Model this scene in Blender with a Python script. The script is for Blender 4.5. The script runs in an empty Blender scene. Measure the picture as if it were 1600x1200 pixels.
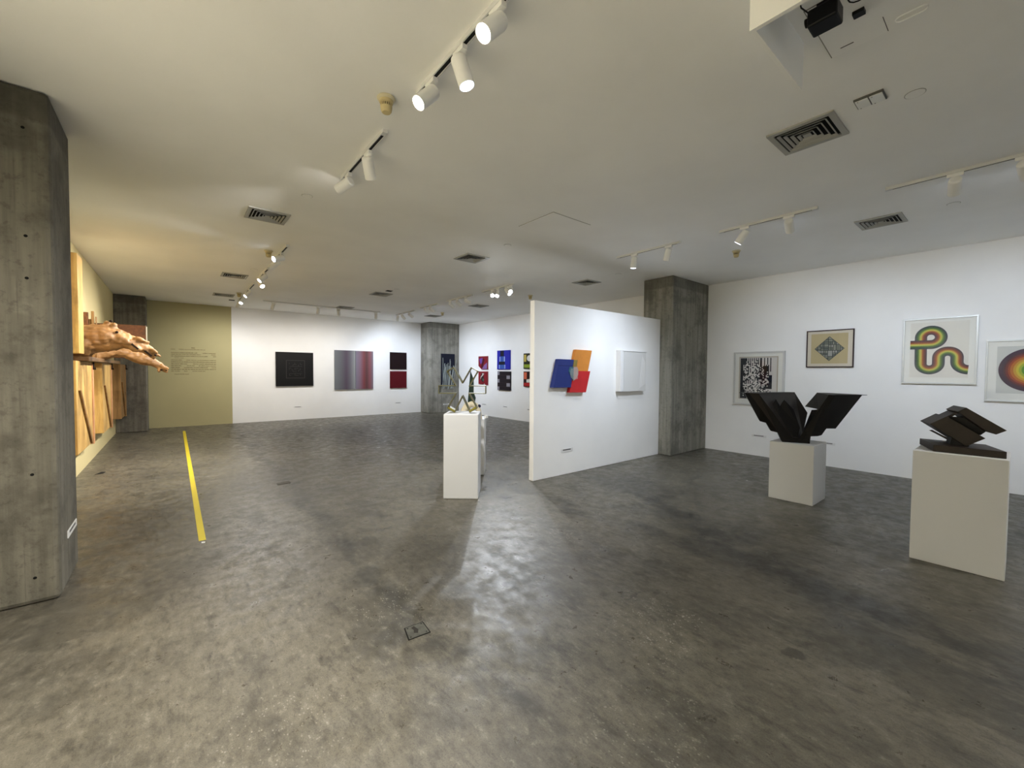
import bpy, bmesh, math, random
from math import sin, cos, pi, radians
from mathutils import Vector, Matrix, Quaternion

S = bpy.context.scene
COL = S.collection
# ---------------------------------------------------------------- camera
F, YAW, PIT, ROL = 648.594, 0.683754, -0.0297538, 0.00700767
fwd = Vector((sin(YAW) * cos(PIT), cos(YAW) * cos(PIT), sin(PIT)))
rt = Vector((cos(YAW), -sin(YAW), 0))
up = rt.cross(fwd)
r2 = cos(ROL) * rt + sin(ROL) * up
u2 = -sin(ROL) * rt + cos(ROL) * up
cd = bpy.data.cameras.new('camera')
cam = bpy.data.objects.new('camera', cd)
COL.objects.link(cam)
cam.matrix_world = Matrix(((r2.x, u2.x, -fwd.x, 0), (r2.y, u2.y, -fwd.y, 0), (r2.z, u2.z, -fwd.z, 1.5), (0, 0, 0, 1)))
cd.sensor_fit = 'HORIZONTAL'
cd.sensor_width = 36.0
cd.lens = F / 1600 * 36
cd.clip_start = 0.02
S.camera = cam
# ---------------------------------------------------------------- world, exposure
W = bpy.data.worlds.new('world')
S.world = W
W.use_nodes = True
W.node_tree.nodes['Background'].inputs[0].default_value = (0, 0, 0, 1)
W.node_tree.nodes['Background'].inputs[1].default_value = 0.0
S.view_settings.view_transform = 'Standard'
S.view_settings.look = 'None'
S.view_settings.gamma = 1.0
S.view_settings.exposure = 0.83
S.view_settings.use_curve_mapping = False
S.cycles.diffuse_bounces = 6
S.cycles.max_bounces = 14
S.cycles.sample_clamp_indirect = 6.0
EN = 1.0                       # overall lamp power factor
WARM, NEUT, COOL = (1.0, 0.95, 0.885), (1.0, 0.98, 0.95), (0.83, 0.925, 1.07)

# room extents (metres; X runs along the far wall, Y along the long walls)
XL, XR, YF, YB, H = -1.065, 8.219, 13.882, -5.0, 3.233


# ---------------------------------------------------------------- materials
def lin(c):
    return tuple(((x / 255) / 12.92 if x / 255 <= .04045 else ((x / 255 + .055) / 1.055) ** 2.4) for x in c) + (1,)


MC = {}


def mat(name, rgb, rough=.6, metal=0.0, spec=.25, emit=0, bump=0, bscale=60, var=0, vscale=8, trans=0, alpha=1, linear=False):
    if name in MC:
        return MC[name]
    m = bpy.data.materials.new(name)
    m.use_nodes = True
    nt = m.node_tree
    b = nt.nodes['Principled BSDF']
    c = tuple(rgb) + (1,) if linear else lin(rgb)
    b.inputs['Base Color'].default_value = c
    b.inputs['Roughness'].default_value = rough
    b.inputs['Metallic'].default_value = metal
    b.inputs['Specular IOR Level'].default_value = spec
    if emit:
        b.inputs['Emission Color'].default_value = c
        b.inputs['Emission Strength'].default_value = emit
    if trans:
        b.inputs['Transmission Weight'].default_value = trans
    if alpha < 1:
        b.inputs['Alpha'].default_value = alpha
    if var or bump:
        tc = nt.nodes.new('ShaderNodeTexCoord')
        n = nt.nodes.new('ShaderNodeTexNoise')
        n.inputs['Scale'].default_value = vscale
        n.inputs['Detail'].default_value = 6
        nt.links.new(tc.outputs['Object'], n.inputs['Vector'])
    if var:
        mx = nt.nodes.new('ShaderNodeMix')
        mx.data_type = 'RGBA'
        mx.inputs[6].default_value = tuple(x * (1 - var) for x in c[:3]) + (1,)
        mx.inputs[7].default_value = tuple(min(1, x * (1 + var)) for x in c[:3]) + (1,)
        rp = nt.nodes.new('ShaderNodeMapRange')
        rp.inputs[1].default_value = .3
        rp.inputs[2].default_value = .7
        nt.links.new(n.outputs['Fac'], rp.inputs[0])
        nt.links.new(rp.outputs[0], mx.inputs[0])
        nt.links.new(mx.outputs[2], b.inputs['Base Color'])
    if bump:
        n2 = nt.nodes.new('ShaderNodeTexNoise')
        n2.inputs['Scale'].default_value = bscale
        n2.inputs['Detail'].default_value = 4
        nt.links.new(tc.outputs['Object'], n2.inputs['Vector'])
        bp = nt.nodes.new('ShaderNodeBump')
        bp.inputs['Strength'].default_value = bump
        bp.inputs['Distance'].default_value = .004
        nt.links.new(n2.outputs['Fac'], bp.inputs['Height'])
        nt.links.new(bp.outputs[0], b.inputs['Normal'])
    MC[name] = m
    return m


class NT:
    """tiny node helper"""
    def __init__(s, name):
        s.m = bpy.data.materials.new(name)
        s.m.use_nodes = True
        s.t = s.m.node_tree
        s.b = s.t.nodes['Principled BSDF']

    def n(s, typ, **kw):
        x = s.t.nodes.new(typ)
        for k, v in kw.items():
            setattr(x, k, v)
        return x

    def put(s, inp, v):
        if isinstance(v, bpy.types.NodeSocket):
            s.t.links.new(v, inp)
        else:
            inp.default_value = v

    def math(s, op, a, b=0.0, c=0.0, clamp=False):
        x = s.n('ShaderNodeMath', operation=op, use_clamp=clamp)
        for i, v in enumerate((a, b, c)):
            s.put(x.inputs[i], v)
        return x.outputs[0]

    def noise(s, vec, scale, detail=5, rough=.55):
        x = s.n('ShaderNodeTexNoise')
        s.put(x.inputs['Vector'], vec)
        x.inputs['Scale'].default_value = scale
        x.inputs['Detail'].default_value = detail
        x.inputs['Roughness'].default_value = rough
        return x.outputs['Fac']

    def ramp(s, v, a, b, lo=0.0, hi=1.0, smooth=True):
        x = s.n('ShaderNodeMapRange', interpolation_type='SMOOTHSTEP' if smooth else 'LINEAR')
        s.put(x.inputs[0], v)
        for i, q in enumerate((a, b, lo, hi)):
            x.inputs[i + 1].default_value = q
        return x.outputs[0]

    def mix(s, f, a, b, blend='MIX'):
        x = s.n('ShaderNodeMix', data_type='RGBA', blend_type=blend)
        s.put(x.inputs[0], f)
        s.put(x.inputs[6], a)
        s.put(x.inputs[7], b)
        return x.outputs[2]

    def coord(s):
        return s.n('ShaderNodeTexCoord').outputs['Object']

    def scale(s, v, sc):
        x = s.n('ShaderNodeMapping')
        s.put(x.inputs[0], v)
        x.inputs['Scale'].default_value = sc
        return x.outputs[0]

    def sep(s, v):
        x = s.n('ShaderNodeSeparateXYZ')
        s.put(x.inputs[0], v)
        return x.outputs

    def bump(s, h, st, dist=.004):
        x = s.n('ShaderNodeBump')
        x.inputs['Strength'].default_value = st
        x.inputs['Distance'].default_value = dist
        s.put(x.inputs['Height'], h)
        s.put(s.b.inputs['Normal'], x.outputs[0])


STAINS = [(1.826, 2.246, 0.06, 0.7, 1), (2.006, 2.677, 0.05, 0.5, 1), (1.317, 3.594, 0.09, 0.55, 1), (1.169, 4.154, 0.15, 0.5, 1), (2.555, 0.74, 0.06, 0.7, 1), (0.95, 2.243, 0.12, 0.5, 1), (1.038, 2.974, 0.16, 0.4, 1), (3.897, 1.751, 0.15, 0.5, 1), (3.756, 1.296, 0.15, 0.5, 1), (3.326, 8.572, 0.4, 0.4, 1), (1.215, 5.344, 0.18, 0.4, 1), (0.09, 4.017, 0.26, 0.35, 1), (2.874, 0.552, 0.26, 0.4, 1), (2.823, 0.182, 0.22, 0.4, 1), (0.92, 2.535, 0.09, 0.6, 0), (1.137, 2.599, 0.12, 0.5, 0), (2.093, 1.244, 0.08, 0.8, 0), (2.393, 1.235, 0.09, 0.8, 0), (2.285, 1.45, 0.09, 0.6, 0), (2.716, 2.584, 0.2, 0.6, 0), (1.895, 1.142, 0.07, 0.8, 0), (2.2, 1.35, .34, .45, 0), (1.1, 2.45, .3, .35, 0), (2.9, 2.6, .35, .4, 0), (.3, 1.9, .3, .3, 0), (-.45, 3.6, .35, .4, 1), (1.5, .9, .3, .3, 0)]


def concrete_floor():
    k = NT('floor_concrete')
    v = k.coord()
    X, Y, Z = k.sep(v)
    big = k.noise(v, .55, 6, .6)
    mid = k.noise(k.scale(v, (1.6, .9, 1)), 1.7, 12, .7)
    fine = k.noise(k.scale(v, (1.4, .7, 1)), 15, 12, .78)
    grit = k.noise(v, 150, 5, .7)
    scr = k.noise(k.scale(v, (2.2, .5, 1)), 5.0, 12, .78)
    c = k.mix(k.ramp(big, .35, .66), lin((90, 86, 76)), lin((109, 104, 91)))
    c = k.mix(k.ramp(mid, .36, .53, .65, 0), c, lin((68, 65, 58)))
    c = k.mix(k.ramp(mid, .56, .72, 0, .45), c, lin((126, 122, 110)))
    c = k.mix(k.ramp(fine, .36, .53, .58, 0), c, lin((54, 51, 44)))
    c = k.mix(k.ramp(fine, .53, .68, 0, .55), c, lin((142, 138, 125)))
    c = k.mix(k.ramp(scr, .32, .46, .75, 0), c, lin((50, 47, 41)))
    c = k.mix(k.math('MULTIPLY', k.ramp(scr, .62, .74, 0, .8), k.ramp(k.noise(v, 1.3, 6, .7), .5, .62)), c, lin((158, 154, 142)))
    c = k.mix(k.ramp(grit, .32, .5, .6, 0), c, lin((54, 51, 45)))
    wob = k.math('SUBTRACT', k.noise(v, 1.1, 5), .5)
    # filled cable chases: stained strips that run the length of the room
    for x0, wd, st in ((1.14, .15, .8), (3.45, .18, .75)):
        d = k.math('ABSOLUTE', k.math('ADD', k.math('SUBTRACT', X, x0), k.math('MULTIPLY', wob, .55)))
        msk = k.math('MULTIPLY', k.ramp(d, .02, wd, 1, 0), k.ramp(k.noise(k.scale(v, (1.4, .8, 1)), 2.6, 12, .75), .42, .56, .05, st))
        c = k.mix(msk, c, lin((54, 52, 46)))
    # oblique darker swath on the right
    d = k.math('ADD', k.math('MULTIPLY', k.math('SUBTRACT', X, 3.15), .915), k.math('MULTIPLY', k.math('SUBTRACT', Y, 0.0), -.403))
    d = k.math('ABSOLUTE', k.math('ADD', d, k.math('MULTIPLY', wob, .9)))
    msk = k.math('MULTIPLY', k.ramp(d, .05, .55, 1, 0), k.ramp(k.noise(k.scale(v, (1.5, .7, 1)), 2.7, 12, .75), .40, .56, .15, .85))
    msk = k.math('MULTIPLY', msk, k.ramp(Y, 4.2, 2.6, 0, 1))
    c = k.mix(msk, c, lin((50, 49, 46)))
    # individual stains and scuffed paint on the slab (x, y, radius)
    nzv = k.n('ShaderNodeTexNoise')
    nzv.inputs['Scale'].default_value = 5.0
    nzv.inputs['Detail'].default_value = 8
    nzv.inputs['Roughness'].default_value = .7
    k.put(nzv.inputs['Vector'], v)
    nx, ny, _ = k.sep(nzv.outputs['Color'])
    fk = k.n('ShaderNodeTexVoronoi')
    k.put(fk.inputs['Vector'], k.scale(v, (1.5, 1, 1)))
    fk.inputs['Scale'].default_value = 46
    for sx, sy, sr, st, dark in STAINS:
        dx = k.math('ADD', k.math('SUBTRACT', X, sx), k.math('MULTIPLY', k.math('SUBTRACT', nx, .5), sr * 3.2))
        dy = k.math('ADD', k.math('SUBTRACT', Y, sy), k.math('MULTIPLY', k.math('SUBTRACT', ny, .5), sr * 3.2))
        d2 = k.math('SQRT', k.math('ADD', k.math('MULTIPLY', dx, dx), k.math('MULTIPLY', dy, dy)))
        ms = k.ramp(d2, sr * .75, sr * 1.05, st, 0)
        if not dark:
            ms = k.math('MULTIPLY', ms, k.math('MULTIPLY', k.ramp(fk.outputs['Distance'], .16, .27, 1, 0), k.ramp(fine, .44, .54)))
        c = k.mix(ms, c, lin((56, 54, 47)) if dark else lin((176, 173, 162)))
    # hairline cracks
    w = k.n('ShaderNodeTexVoronoi', feature='DISTANCE_TO_EDGE')
    wv = k.n('ShaderNodeVectorMath', operation='ADD')
    nz = k.n('ShaderNodeTexNoise')
    nz.inputs['Scale'].default_value = 1.6
    nz.inputs['Detail'].default_value = 6
    k.put(nz.inputs['Vector'], v)
    k.put(wv.inputs[0], v)
    k.put(wv.inputs[1], nz.outputs['Color'])
    k.put(w.inputs['Vector'], wv.outputs[0])
    w.inputs['Scale'].default_value = .62
    crack = k.math('MULTIPLY', k.ramp(w.outputs['Distance'], .002, .006, 1, 0), k.ramp(k.noise(v, .9, 3), .5, .62))
    c = k.mix(k.math('MULTIPLY', crack, .7), c, lin((60, 57, 50)))
    # pale paint flecks and dark pits
    fl = k.n('ShaderNodeTexVoronoi')
    k.put(fl.inputs['Vector'], k.scale(wv.outputs[0], (1, 2.2, 1)))
    fl.inputs['Scale'].default_value = 62
    flm = k.math('MULTIPLY', k.ramp(fl.outputs['Distance'], .1, .18, 1, 0), k.ramp(k.noise(v, 2.3, 8, .75), .585, .65))
    c = k.mix(k.math('MULTIPLY', flm, .6), c, lin((190, 187, 175)))
    pt = k.n('ShaderNodeTexVoronoi')
    k.put(pt.inputs['Vector'], v)
    pt.inputs['Scale'].default_value = 11
    ptm = k.math('MULTIPLY', k.ramp(pt.outputs['Distance'], .03, .09, 1, 0), k.ramp(k.noise(v, 4.3, 3), .55, .62))
    c = k.mix(k.math('MULTIPLY', ptm, .45), c, lin((58, 55, 48)))
    k.put(k.b.inputs['Base Color'], c)
    k.put(k.b.inputs['Roughness'], k.ramp(k.noise(v, 7.0, 10, .72), .35, .65, .27, .52))
    k.b.inputs['Specular IOR Level'].default_value = .42
    hgt = k.math('ADD', k.math('MULTIPLY', fine, .8), k.math('MULTIPLY', grit, .4))
    k.bump(hgt, .35, .006)
    return k.m


def board_concrete(name='board_concrete', a=(122, 120, 111), b=(147, 145, 135), dark=(80, 78, 70)):
    k = NT(name)
    v = k.coord()
    X, Y, Z = k.sep(v)
    vert = k.noise(k.scale(v, (7, 7, .35)), 2.2, 7, .6)
    mot = k.noise(v, 2.6, 8, .62)
    fine = k.noise(v, 26, 6, .65)
    c = k.mix(k.ramp(vert, .36, .64), lin(a), lin(b))
    c = k.mix(k.ramp(mot, .36, .55, .6, 0), c, lin(dark))
    c = k.mix(k.ramp(fine, .32, .48, .4, 0), c, lin(dark))
    c = k.mix(k.ramp(mot, .6, .75, 0, .35), c, lin((160, 157, 145)))
    # formwork joints between boards, 17 cm apart
    for ax in (X, Y):
        f = k.math('ABSOLUTE', k.math('SUBTRACT', k.math('FRACT', k.math('MULTIPLY', ax, 5.9)), .5))
        j = k.math('MULTIPLY', k.ramp(f, .0, .035, 1, 0), k.ramp(mot, .45, .6, 0, .35))
        c = k.mix(j, c, lin(dark))
    # darker top 18 cm
    c = k.mix(k.ramp(k.math('ADD', Z, k.math('MULTIPLY', mot, .06)), 3.05, 3.09, 0, .5), c, lin(dark))
    k.put(k.b.inputs['Base Color'], c)
    k.b.inputs['Roughness'].default_value = .82
    k.bump(k.math('ADD', k.math('MULTIPLY', vert, .6), fine), .5, .006)
    return k.m


def wood(name, a, b, axis=2, sc=1.0):
    k = NT(name)
    v = k.coord()
    s = [9, 9, 9]
    s[axis] = .8
    g = k.noise(k.scale(v, tuple(x * sc for x in s)), 2.0, 7, .6)
    m = k.noise(v, 3.0, 4)
    c = k.mix(k.ramp(g, .34, .66), lin(a), lin(b))
    c = k.mix(k.ramp(m, .5, .72, 0, .45), c, lin(tuple(x * .6 for x in a)))
    k.put(k.b.inputs['Base Color'], c)
    k.b.inputs['Roughness'].default_value = .55
    k.bump(g, .3, .004)
    return k.m


def wall_paint(name, rgb):
    k = NT(name)
    v = k.coord()
    c = k.mix(k.ramp(k.noise(v, .9, 5), .3, .7), lin(rgb), lin(tuple(x * .975 for x in rgb)))
    k.put(k.b.inputs['Base Color'], c)
    k.b.inputs['Roughness'].default_value = .75
    k.b.inputs['Specular IOR Level'].default_value = .3
    k.bump(k.noise(v, 70, 4), .12, .003)
    return k.m


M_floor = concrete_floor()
M_col = board_concrete()
M_col_pale = board_concrete('board_concrete_pale', (128, 126, 118), (152, 150, 141), (92, 90, 82))
M_white = wall_paint('wall_white', (244, 244, 243))
M_khaki = wall_paint('wall_khaki', (182, 174, 132))
M_khaki_lit = wall_paint('wall_khaki_lit', (216, 202, 152))  # same khaki paint, brighter because lamp light on the left wall is put in
M_ceil = wall_paint('ceiling_white', (249, 249, 246))
M_plinth = mat('plinth_white', (217, 218, 219), .6, bump=.06, bscale=90)
M_rail = mat('track_white', (216, 217, 215), .45)
M_slot = mat('track_slot', (20, 20, 20), .6)
M_spot = mat('spot_white', (240, 240, 237), .4)
M_grille = mat('grille_grey', (168, 168, 162), .5)
M_dark = mat('duct_dark', (12, 12, 12), .9)
M_detector = mat('detector_beige', (200, 184, 138), .5)
M_black = mat('steel_black', (19, 16, 14), .55, spec=.25, var=.3, vscale=6, bump=.1)
M_rust = mat('steel_brown', (38, 29, 23), .5, spec=.35, var=.4, vscale=9, bump=.1)
M_blackpaint = mat('paint_black', (14, 13, 13), .55)
M_card = mat('card_white', (226, 226, 224), .6)
M_ink = mat('ink_grey', (90, 88, 88), .7)
M_glass = None


def glass():
    m = bpy.data.materials.new('picture_glass')
    m.use_nodes = True
    nt = m.node_tree
    out = nt.nodes['Material Output']
    nt.nodes.remove(nt.nodes['Principled BSDF'])
    tr = nt.nodes.new('ShaderNodeBsdfTransparent')
    gl = nt.nodes.new('ShaderNodeBsdfGlossy')
    gl.inputs['Roughness'].default_value = .03
    fr = nt.nodes.new('ShaderNodeFresnel')
    fr.inputs[0].default_value = 1.3
    mx = nt.nodes.new('ShaderNodeMixShader')
    nt.links.new(fr.outputs[0], mx.inputs[0])
    nt.links.new(tr.outputs[0], mx.inputs[1])
    nt.links.new(gl.outputs[0], mx.inputs[2])
    nt.links.new(mx.outputs[0], out.inputs[0])
    return m


M_glass = glass()


# ---------------------------------------------------------------- mesh helpers
class MB:
    def __init__(s):
        s.v, s.f, s.mi = [], [], []

    def add(s, verts, faces, mi=0):
        o = len(s.v)
        s.v += [Vector(p) for p in verts]
        s.f += [tuple(i + o for i in f) for f in faces]
        s.mi += [mi] * len(faces)
        return s

    def box(s, x0, x1, y0, y1, z0, z1, mi=0):
        V = [(x, y, z) for x in (x0, x1) for y in (y0, y1) for z in (z0, z1)]
        return s.add(V, [(0, 1, 3, 2), (4, 6, 7, 5), (0, 4, 5, 1), (2, 3, 7, 6), (0, 2, 6, 4), (1, 5, 7, 3)], mi)

    def prism(s, poly, ext, mi=0):
        """closed solid: polygon swept along ext"""
        n = len(poly)
        e = Vector(ext)
        P = [Vector(p) for p in poly]
        V = P + [p + e for p in P]
        return s.add(V, [tuple(range(n)), tuple(range(2 * n - 1, n - 1, -1))] +
                     [(i, i + n, (i + 1) % n + n, (i + 1) % n) for i in range(n)], mi)

    def tube(s, a, b, ra, rb=None, seg=16, mi=0, caps=True):
        a, b = Vector(a), Vector(b)
        rb = ra if rb is None else rb
        d = (b - a).normalized()
        x = d.orthogonal().normalized()
        y = d.cross(x)
        V = [c + (x * cos(t) + y * sin(t)) * r for c, r in ((a, ra), (b, rb)) for t in [2 * pi * i / seg for i in range(seg)]]
        Fc = [(i, (i + 1) % seg, (i + 1) % seg + seg, i + seg) for i in range(seg)]
        if caps:
            Fc += [tuple(range(seg - 1, -1, -1)), tuple(range(seg, 2 * seg))]
        return s.add(V, Fc, mi)

    def lathe(s, prof, seg=24, mi=0, origin=(0, 0, 0)):
        o = Vector(origin)
        V = [o + Vector((r * cos(2 * pi * i / seg), r * sin(2 * pi * i / seg), z)) for r, z in prof for i in range(seg)]
        n = len(prof)
        Fc = [(j * seg + i, j * seg + (i + 1) % seg, (j + 1) * seg + (i + 1) % seg, (j + 1) * seg + i) for j in range(n - 1) for i in range(seg)]
        Fc += [tuple(range(seg - 1, -1, -1)), tuple(range((n - 1) * seg, n * seg))]
        return s.add(V, Fc, mi)

    def polytube(s, pts, r, seg=8, mi=0):
        P = [Vector(p) for p in pts]
        rings = []
        for i, p in enumerate(P):
            d = (P[min(i + 1, len(P) - 1)] - P[max(i - 1, 0)]).normalized()
            x = d.cross(Vector((.123, .37, .92))).normalized()
            y = d.cross(x)
            rings.append([p + (x * cos(2 * pi * k / seg) + y * sin(2 * pi * k / seg)) * r for k in range(seg)])
        V = [q for R in rings for q in R]
        Fc = [(j * seg + i, j * seg + (i + 1) % seg, (j + 1) * seg + (i + 1) % seg, (j + 1) * seg + i) for j in range(len(P) - 1) for i in range(seg)]
        Fc += [tuple(range(seg - 1, -1, -1)), tuple(range((len(P) - 1) * seg, len(P) * seg))]
        return s.add(V, Fc, mi)

    def mesh(s, name, off=Vector((0, 0, 0)), smooth=False, recalc=True):
        me = bpy.data.meshes.new(name)
        me.from_pydata([tuple(p - off) for p in s.v], [], s.f)
        me.polygons.foreach_set('material_index', s.mi)
        if recalc:
            bm = bmesh.new()
            bm.from_mesh(me)
            bmesh.ops.recalc_face_normals(bm, faces=bm.faces)
            bm.to_mesh(me)
            bm.free()
        if smooth:
            me.polygons.foreach_set('use_smooth', [True] * len(me.polygons))
        me.update()
        return me


def tag(o, label=None, cat=None, group=None, kind=None):
    if label:
        o['label'] = label
    if cat:
        o['category'] = cat
    if group:
        o['group'] = group
    if kind:
        o['kind'] = kind
    return o


def obj(name, mb, mats, parent=None, loc=None, smooth=False, bevel=0, label=None, recalc=True, seg=2):
    """mesh object; vertices given in world coordinates (relative to the parent's base)"""
    if parent is not None:
        off = Vector(parent['_o']) if loc is None else Vector(loc)
    elif loc is not None:
        off = Vector(loc)
    else:
        xs = [p.x for p in mb.v]
        ys = [p.y for p in mb.v]
        off = Vector(((min(xs) + max(xs)) / 2, (min(ys) + max(ys)) / 2, min(p.z for p in mb.v)))
    me = mb.mesh(name, off, smooth, recalc)
    for m in (mats if isinstance(mats, (list, tuple)) else [mats]):
        me.materials.append(m)
    o = bpy.data.objects.new(name, me)
    COL.objects.link(o)
    if parent is not None:
        o.parent = parent
        if loc is not None:
            o.location = Vector(loc) - Vector(parent['_o'])
    else:
        o.location = off
    if bevel:
        b = o.modifiers.new('bevel', 'BEVEL')
        b.width = bevel
        b.segments = seg
        b.limit_method = 'ANGLE'
    if smooth:
        me.set_sharp_from_angle(angle=radians(40))
    if label:
        o['label'] = label
    return o


ROOTS = []


def thing(name, label, cat, loc, group=None, kind=None):
    o = bpy.data.objects.new(name, None)
    COL.objects.link(o)
    o.empty_display_size = .05
    o.location = loc
    o['_o'] = tuple(loc)
    ROOTS.append(o)
    return tag(o, label, cat, group, kind)


def sub(o, off):
    """let a mesh object parent sub-parts"""
    o['_o'] = tuple(off)
    ROOTS.append(o)
    return o


# ---------------------------------------------------------------- room shell
def structure(name, mb, mats, loc=(0, 0, 0), **k):
    return tag(obj(name, mb, mats, loc=loc, **k), kind='structure')


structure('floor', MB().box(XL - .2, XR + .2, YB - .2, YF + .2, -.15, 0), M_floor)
structure('ceiling', MB().box(XL - .2, XR + .2, YB - .2, YF + .2, H, H + .15), M_ceil)
structure('wall_left', MB().box(XL - .2, XL, YB, 4.3, 0, H, 1).box(XL - .2, XL, 4.3, YF, 0, H, 0), [M_khaki_lit, wall_paint('wall_bounce_ivory', (236, 229, 204))])  # stretch behind the column is unseen, its paler tone chosen to tint bounce light
structure('wall_right', MB().box(XR, XR + .2, YB, YF, 0, H), M_white)
wf = MB().box(XL, 1.258, YF, YF + .2, 0, H, 1)
wf.box(1.258, XR, YF, YF + .2, 0, H, 0)
structure('wall_back', wf, [M_white, M_khaki])
structure('wall_front', MB().box(XL, XR, YB - .2, YB, 0, H), M_white)

# suspended soffit skirts around the projector
structure('trim_1', MB().box(1.959, 1.979, -1.6, .788, 2.985, H).box(1.979, 2.579, .768, .788, 2.985, H), M_ceil)

# ---------------------------------------------------------------- concrete columns


def column(x0, x1, y0, y1, label, holes, m=None, bev=.018):
    t = thing('concrete_column', label, 'column', ((x0 + x1) / 2, (y0 + y1) / 2, 0))
    obj('shaft', MB().box(x0, x1, y0, y1, 0, H), m or M_col, t, bevel=bev)
    for a, b in holes:
        obj('tie_hole', MB().tube(a, b, .009, .009, 10), M_dark, t)
    return t


def hole(x, y, z, ax):
    d = Vector((0, -.0015, 0)) if ax == 'y' else Vector((-.0015, 0, 0)) if ax == '-x' else Vector((.0015, 0, 0))
    return (Vector((x, y, z)), Vector((x, y, z)) + d)


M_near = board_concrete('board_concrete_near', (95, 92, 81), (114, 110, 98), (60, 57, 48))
cA = column(-1.064, -.588, 3.92, 4.56, 'rough board-marked concrete column nearest the camera at the left edge, tie holes and a caption card on it',
            [hole(-.70, 3.92, z, 'y') for z in (2.98, 2.32, 2.06, .83, .17)], M_near, .03)
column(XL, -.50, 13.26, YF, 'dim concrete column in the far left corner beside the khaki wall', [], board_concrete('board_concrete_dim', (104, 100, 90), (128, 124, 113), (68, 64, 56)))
column(7.0, XR, 13.2, YF, 'concrete column in the far corner with the dark blue relief on it', [], M_col_pale)
column(6.9, XR, 3.95, 4.55, 'concrete column against the right wall where the white partition ends',
       [hole(7.45, 3.95, z, 'y') for z in (2.95, 2.2, .62)])

# ---------------------------------------------------------------- free-standing partition
t = thing('partition_wall', 'free-standing white partition wall with two artworks, ending at the concrete column', 'partition', (5.35, 4.233, 0))
obj('panel', MB().box(3.797, 6.897, 4.189, 4.277, 0, 2.47), M_white, t, bevel=.006)


# ---------------------------------------------------------------- plinths
def plinth(x, y, w, d, h, rot, label, bev=.006):
    t = MB().box(-w / 2, w / 2, -d / 2, d / 2, 0, h)
    o = obj('plinth', t, M_plinth, loc=(0, 0, 0), bevel=bev)
    o.location = (x, y, 0)
    o.rotation_euler = (0, 0, rot)
    return tag(o, label, 'plinth')


UV = Vector((.778, -.628, 0))
NV = Vector((.628, .778, 0))
P1 = Vector((2.588, 4.114, 0)) + NV * .205
plinth(P1.x, P1.y, .41, .41, 1.0, math.atan2(UV.y, UV.x), 'tall white plinth left of the partition, nearer of the pair, under the olive ribbon star', .012)
P2 = Vector((3.471, 4.886, 0)) - UV * .20 + NV * .205
plinth(P2.x, P2.y, .40, .41, .81, math.atan2(UV.y, UV.x), 'white plinth mostly hidden behind the tall plinth with the ribbon star')
plinth(5.82, 1.68, .475, .452, .685, 0, 'low white plinth by the right wall under the big black V-shaped sculpture')
plinth(4.915, .29, .52, .506, .886, 0, 'broad white plinth at the right edge under the small slanted steel sculpture')

# ---------------------------------------------------------------- ribbon star sculpture
t = thing('ribbon_star', 'six-armed star of thin olive ribbon standing on the tall white plinth', 'sculpture', (P1.x, P1.y, 1.0))
PTS = [(-.085, 1.330), (-.282, 1.330), (-.282, 1.232), (-.085, 1.232), (-.181, 1.058), (-.090, 1.007), (.0, 1.195), (.090, 1.007), (.181, 1.058),
       (.085, 1.232), (.282, 1.232), (.282, 1.330), (.090, 1.330), (.188, 1.503), (.103, 1.550), (.0, 1.370), (-.103, 1.550), (-.188, 1.503)]
M_olive = mat('olive_ribbon', (92, 88, 48), .4, metal=.2, var=.15)
SC = P1 - NV * .02
th, dp = .008, .15
m = MB()
n = len(PTS)
P2d = [Vector(p) for p in PTS]
inn = []
for i in range(n):
    a, b, c = P2d[i - 1], P2d[i], P2d[(i + 1) % n]
    d1, d2 = (b - a).normalized(), (c - b).normalized()
    n1, n2 = Vector((d1.y, -d1.x)), Vector((d2.y, -d2.x))
    k = n1 + n2
    k = k / max(.35, k.dot(n1))
    inn.append(b - k * th)


def star3(p, q):
    return SC + UV * p.x + NV * (q - dp / 2) + Vector((0, 0, p.y))


V = [star3(p, q) for q in (0, dp) for L in (P2d, inn) for p in L]
Fc = []
for i in range(n):
    j = (i + 1) % n
    Fc += [(i, j, j + n, i + n), (i + 2 * n, i + 3 * n, j + 3 * n, j + 2 * n), (i, i + 2 * n, j + 2 * n, j), (i + n, j + n, j + 3 * n, i + 3 * n)]
m.add(V, Fc)
obj('ribbon', m, M_olive, t)
for i, j in ((4, 5), (7, 8)):      # thick feet that close the two lower arms
    a, b = P2d[i], P2d[j]
    n_ = Vector(((b - a).y, -(b - a).x)).normalized()
    if n_.y < 0:
        n_ = -n_
    q = [a + n_ * .001, b + n_ * .001, b + n_ * .026, a + n_ * .026]
    obj('foot', MB().prism([star3(p, .004) for p in q], NV * (dp - .008)), mat('olive_foot', (126, 118, 44), .4, var=.1), t, bevel=.002)

# sculpture on the plinth behind
t = thing('bone_sculpture', 'cream bone-like form with a dark green spike on the plinth behind the ribbon star', 'sculpture', (P2.x, P2.y, .81))
B0 = Vector((3.3, 4.95, 0)) + NV * .06


def b3(u, z, q=0.0):
    return B0 + UV * u + NV * q + Vector((0, 0, z))


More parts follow.
